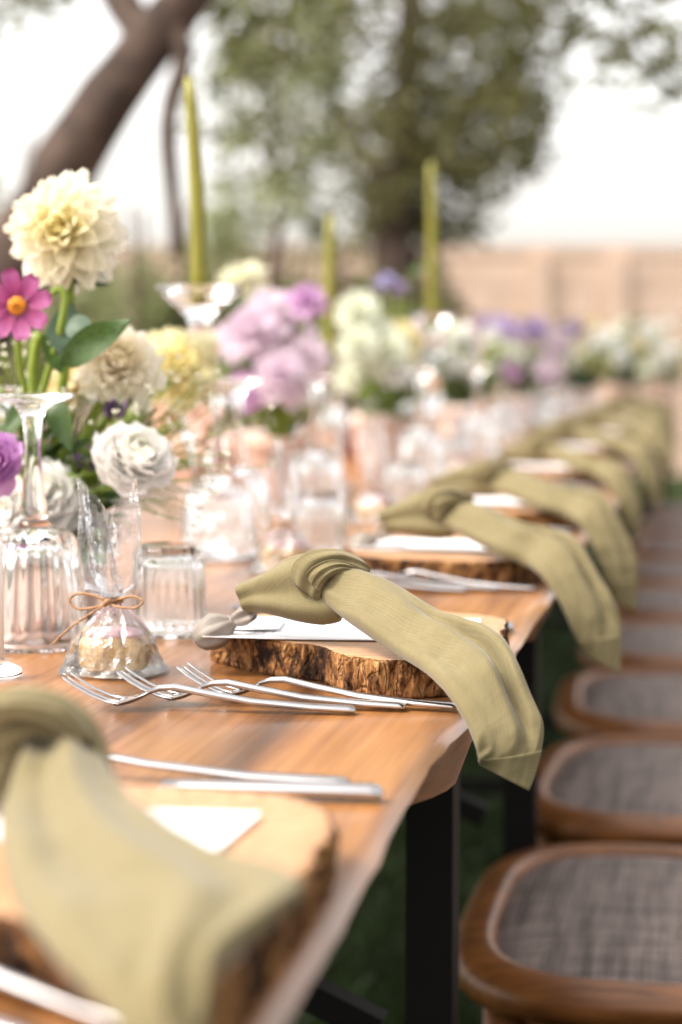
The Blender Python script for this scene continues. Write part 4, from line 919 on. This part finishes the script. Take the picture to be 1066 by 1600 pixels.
near('white frilly flower low at the left behind the goblet', 5, 812, 1.76, V((-.1, -.8, .5)), .030, 50, WHITE, (5, 118), (.4, 1), 1.3, PETS, 7, 'hydrangea')
near('lilac flower cut by the left edge', -12, 722, 1.66, V((.3, -.8, .3)), .024, 46, [(.60, .28, .62), (.72, .42, .78)], (5, 120), (.4, 1), 1.4, PETS, 8, 'carnation')
near('peach rose low behind the first candlestick', 292, 655, 2.15, V((.2, -.8, .5)), .036, 44, [(.85, .60, .50), (.95, .76, .68)], (5, 110), (.4, 1), 1.5, PETS, 9, 'rose')
near('second peach rose lower by the candlestick', 320, 720, 2.12, V((.3, -.8, .3)), .034, 40, [(.85, .60, .52), (.95, .78, .70)], (5, 110), (.4, 1), 1.5, PETS, 10, 'rose')
near('small violet bud among the green leaves', 140, 720, 1.85, V((.1, -.8, .5)), .013, 22, [(.30, .20, .42), (.42, .30, .55)], (5, 100), (.5, 1), 1.5, PETS, 11, 'statice')
near('tiny violet bud above the white ranunculus', 178, 640, 1.88, V((.1, -.8, .5)), .012, 20, [(.30, .20, .42), (.42, .30, .55)], (5, 100), (.5, 1), 1.5, PETS, 12, 'statice')
SPR = ['dark sprig low behind the goblet bowl', 'lowest dark sprig beside the pot', 'dark sprig between goblet stem and bag', 'dark sprig left of the violet bud', 'dark leafy sprig left of the goblet stem top', 'dark leafy sprig right under the goblet foot', 'dark sprig under the small ivory flower', 'feathery sprig at the right under the yellow dahlia', 'feathery sprig under the ivory dahlia', 'bright sprig over the white frilly flower', 'bright sprig beside the violet bud', 'bright sprig left of the white ranunculus', 'bright thin sprig at the left edge under the cosmos', 'bright sprig between the thick stems', 'grey green sprig lowest behind the bag', 'dark sprig at the left edge beside the lilac flower', 'feathery sprig right of the white ranunculus', 'dark sprig behind the cellophane bag', 'dark sprig behind the goblet shoulder', 'dark sprig at the very bottom of the arrangement', 'bright sprig behind the ivory flowers', 'dark sprig behind the cosmos stem', 'dark sprig in the middle of the arrangement', 'dark sprig touching the bag top']
kinds = [('d', 'dark green leafy sprig filling the nearest arrangement'), ('l', 'bright green feathery sprig in the nearest arrangement'), ('b', 'grey green leafy sprig in the nearest arrangement')]
for k, (px, py, d, kd, L) in enumerate([(150, 830, 1.76, 0, .034), (120, 860, 1.78, 0, .034), (165, 780, 1.80, 0, .036), (135, 760, 1.84, 0, .036), (20, 660, 1.82, 0, .045), (65, 660, 1.83, 0, .042), (105, 690, 1.82, 0, .040), (230, 650, 1.86, 1, .030), (200, 655, 1.80, 1, .032), (130, 740, 1.76, 1, .032), (155, 705, 1.80, 1, .034), (180, 760, 1.78, 1, .03), (0, 600, 1.84, 1, .04), (90, 640, 1.86, 1, .036), (150, 870, 1.74, 2, .032), (5, 700, 1.80, 0, .04), (240, 700, 1.9, 1, .028), (170, 850, 1.82, 0, .034), (95, 830, 1.83, 0, .04), (140, 890, 1.79, 0, .03), (125, 660, 1.88, 1, .034), (60, 590, 1.9, 0, .04), (130, 800, 1.79, 0, .036), (175, 815, 1.77, 0, .03)]):
    tip = PA(px, py, d); b = A1 + V((rnd.uniform(-.03, .03), rnd.uniform(-.03, .03), .055)); sprig(SPR[k] + ', nearest arrangement', b, tip, 'dlb'[kd], L, 11, 1.0, G1 + ', greenery %d' % kd)
def gyps(label, base, tip, seed, spread=.03):
    t = thing('gypsophila', label, 'flower', base, 0, 'sprays of tiny white blossom'); r2 = random.Random(seed); base, tip = V(base), V(tip); a, b = MB(), MB()
    tube(a, [V((0, 0, 0)), (tip - base) * .8], .0009, 5)
    for k in range(34):
        p0 = (tip - base) * r2.uniform(.5, .85); p = (tip - base) + V((r2.gauss(0, spread), r2.gauss(0, spread), r2.gauss(0, spread))); tube(a, [p0, (p0 + p) / 2 + V((0, 0, .003)), p], .0004, 4)
        for s in range(5): q = V((r2.gauss(0, 1), r2.gauss(0, 1), r2.gauss(0, 1))).normalized() * .0022; w_ = q.orthogonal().normalized() * .0014; b.add([p, p + q + w_, p + q * 1.4, p + q - w_], [(0, 1, 2, 3)])
    a.build('stem', 'stem', t); link('blossom', b.mesh('blossom', 'petal_far', False), t, None, None, (.9, .85, .72))
gyps('spray of tiny white blossom right of the white ranunculus', J, PA(262, 690, 1.80), 1); gyps('spray of tiny white blossom above the cellophane bag', J, PA(248, 735, 1.82), 2); gyps('spray of tiny blossom over the ivory dahlia', J, PA(235, 640, 1.86), 3)
gyps('thin grassy spray of blossom at the left edge', J, PA(10, 560, 1.8), 4, .022)

# farther arrangements
LIL, LILD, PALE, PGREEN, PURP, YEL, BLUE, PEACH, WHT = (.82, .68, .77), (.68, .43, .66), (.88, .76, .82), (.88, .90, .76), (.56, .44, .66), (.88, .80, .45), (.46, .43, .66), (.90, .72, .62), (.92, .92, .88)
def arrangement(idx, base, potmat, potlabel, r, h, blooms, greens, gname):
    base = V(base); vase(potlabel, base, potmat, r, h); top = base + V((0, 0, h * .75)); G = 'flowers of ' + gname
    for k, (px, py, dd, R, c, lab) in enumerate(blooms):
        p = P(px, py, dd); ax = (p - top).normalized() + V((.2, -.9, .2)); bloom_far(lab, p, ax, R, 46 if R > .03 else 26, c, G, stem_to=top, seed=idx * 50 + k, name='flower')
    seen = [0, 0, 0]
    for k, (px, py, dd, kd, L) in enumerate(sorted(greens)):
        seen[kd] += 1; sprig('%s %s sprig from the left, %s' % (['first', 'second', 'third', 'fourth', 'fifth', 'sixth', 'seventh', 'eighth'][seen[kd] - 1], ['dark green', 'bright green', 'grey green'][kd], gname), top, P(px, py, dd), 'dlb'[kd], L, 9, 1.0, G + ', greenery %d' % kd)
g2 = 'lilac arrangement behind the tall candlestick'
a2 = T(440, 790, TZ)
arrangement(2, a2, 'terracotta', 'terracotta pot under the lilac flowers', .042, .095, [(395, 520, 2.6, .042, LIL, 'large lilac dahlia left in the lilac arrangement'), (425, 485, 2.65, .036, PALE, 'pale lilac dahlia at the top of the lilac arrangement'), (478, 470, 2.6, .030, LILD, 'vivid purple dahlia at the upper right of the lilac flowers'), (440, 590, 2.55, .036, LIL, 'low lilac dahlia above the terracotta pot'), (385, 610, 2.6, .030, LILD, 'deep lilac flower low at the left above the pot'), (480, 560, 2.62, .034, PALE, 'pale lilac dahlia at the right of the lilac arrangement'), (360, 530, 2.7, .028, PALE, 'small pale lilac flower at the far left of the lilac group'), (490, 610, 2.66, .028, WHT, 'whitish flower at the lower right of the lilac group'), (380, 437, 2.85, .036, (.86, .84, .66), 'cream flower peeping above the lilac dahlias'), (465, 525, 2.66, .03, LIL, 'lilac dahlia in the middle of the lilac group')],
    [(370, 480, 2.75, 0, .05), (450, 520, 2.7, 0, .05), (500, 520, 2.7, 0, .045), (350, 580, 2.7, 1, .04), (420, 560, 2.65, 0, .045), (480, 520, 2.75, 1, .05), (330, 560, 2.75, 2, .04)], g2)
vase('small pink pot left of the terracotta pot', T(395, 760, TZ), 'pink_pot', .04, .085); 
g3 = 'pale green cream arrangement in the middle'
arrangement(3, T(600, 735, TZ), 'pink_pot', 'pink pot under the pale green and cream flowers', .055, .10, [(560, 490, 3.4, .042, PGREEN, 'pale green dahlia upper left of the middle group'), (600, 545, 3.4, .046, PGREEN, 'large pale green dahlia in the centre of the middle group'), (628, 530, 3.45, .036, YEL, 'yellowish dahlia at the right of the middle group'), (560, 540, 3.35, .036, (.86, .88, .74), 'cream green flower left of the middle group'), (620, 580, 3.4, .030, WHT, 'white flower low in the middle group'), (545, 590, 3.4, .03, PGREEN, 'low pale green flower left in the middle group'), (605, 440, 3.6, .020, BLUE, 'small blue flower above the middle group'), (625, 450, 3.6, .02, PURP, 'small purple flower above the middle group'), (655, 560, 3.5, .026, WHT, 'white flower at the right of the middle group')],
    [(570, 430, 3.5, 0, .06), (640, 430, 3.6, 0, .06), (680, 480, 3.6, 1, .06), (660, 520, 3.5, 0, .06), (590, 600, 3.4, 0, .05), (540, 520, 3.5, 1, .05), (690, 560, 3.6, 0, .05), (560, 610, 3.35, 1, .045), (640, 600, 3.4, 0, .05)], g3)
ORD2 = ['first', 'second', 'third', 'fourth', 'fifth', 'sixth', 'seventh', 'eighth', 'ninth', 'tenth', 'eleventh', 'twelfth']
far_spec = [(4, 4.5, 'white violet arrangement beside the third candle', (725, 700)), (5, 5.4, 'blurred violet arrangement before the wall', (815, 660)), (6, 6.4, 'yellow white arrangement before the wall', (895, 632)), (7, 7.5, 'blurred white arrangement at the right', (965, 612)), (8, 8.6, 'last flower arrangement of the table', (1035, 590))]
pal = [[WHT, PURP, WHT, LILD, PGREEN], [PALE, PURP, WHT, LIL, PEACH], [YEL, WHT, PEACH, WHT, PURP], [WHT, (.84, .86, .8), WHT, PGREEN, YEL], [WHT, PGREEN, WHT, YEL, WHT]]
nm = {WHT: 'white', PURP: 'violet', LILD: 'magenta', PGREEN: 'pale green', BLUE: 'blue violet', LIL: 'lilac', PALE: 'pale lilac', PEACH: 'peach', YEL: 'yellow', (.84, .86, .8): 'greyish white'}
for q, (idx, d, gname, (bx, by)) in enumerate(far_spec):
    b = P(bx, by, d); b.z = TZ; r4 = random.Random(idx); bls = []; grs = []
    for k in range(17):
        c = pal[q][k % 5]; px = bx + r4.uniform(-85, 85); py = 550 - 8 + r4.uniform(-40, 52); bls.append((px, py, d + r4.uniform(-.12, .12), r4.uniform(.024, .040), c, nm[c]))
    cnt = {}
    for b_ in sorted(bls): cnt.setdefault(b_[5], []).append(b_)
    bls = [b_[:5] + ('%s %s flower from the left, %s' % (ORD2[k_], b_[5], gname),) for v_ in cnt.values() for k_, b_ in enumerate(v_)]
    for k in range(14): grs.append((bx + r4.uniform(-90, 90), 548 + r4.uniform(-50, 50), d + r4.uniform(-.1, .1), k % 3, .06))
    arrangement(idx, b, 'pink_pot', 'pot under ' + gname, .055, .09, bls, grs, gname)
# amber bottle
ab = T(552, 716, TZ); t = thing('amber_bottle', 'small dark amber glass bottle right of the terracotta pot', 'bottle', ab + V((0, 0, .0008))); m = MB()
lathe(m, [(.0003, 0), (.017, 0), (.0185, .002), (.0185, .052), (.016, .060), (.0085, .066), (.0085, .074), (.0070, .074), (.0070, .066), (.0150, .058), (.0172, .050), (.0172, .004), (.0003, .003)], 32); m.build('body', 'amber', t)
m = MB(); lathe(m, [(.0003, .0745), (.0098, .0745), (.0100, .0735), (.0100, .084), (.0003, .0845)], 24); m.build('cap', 'black_metal', t)
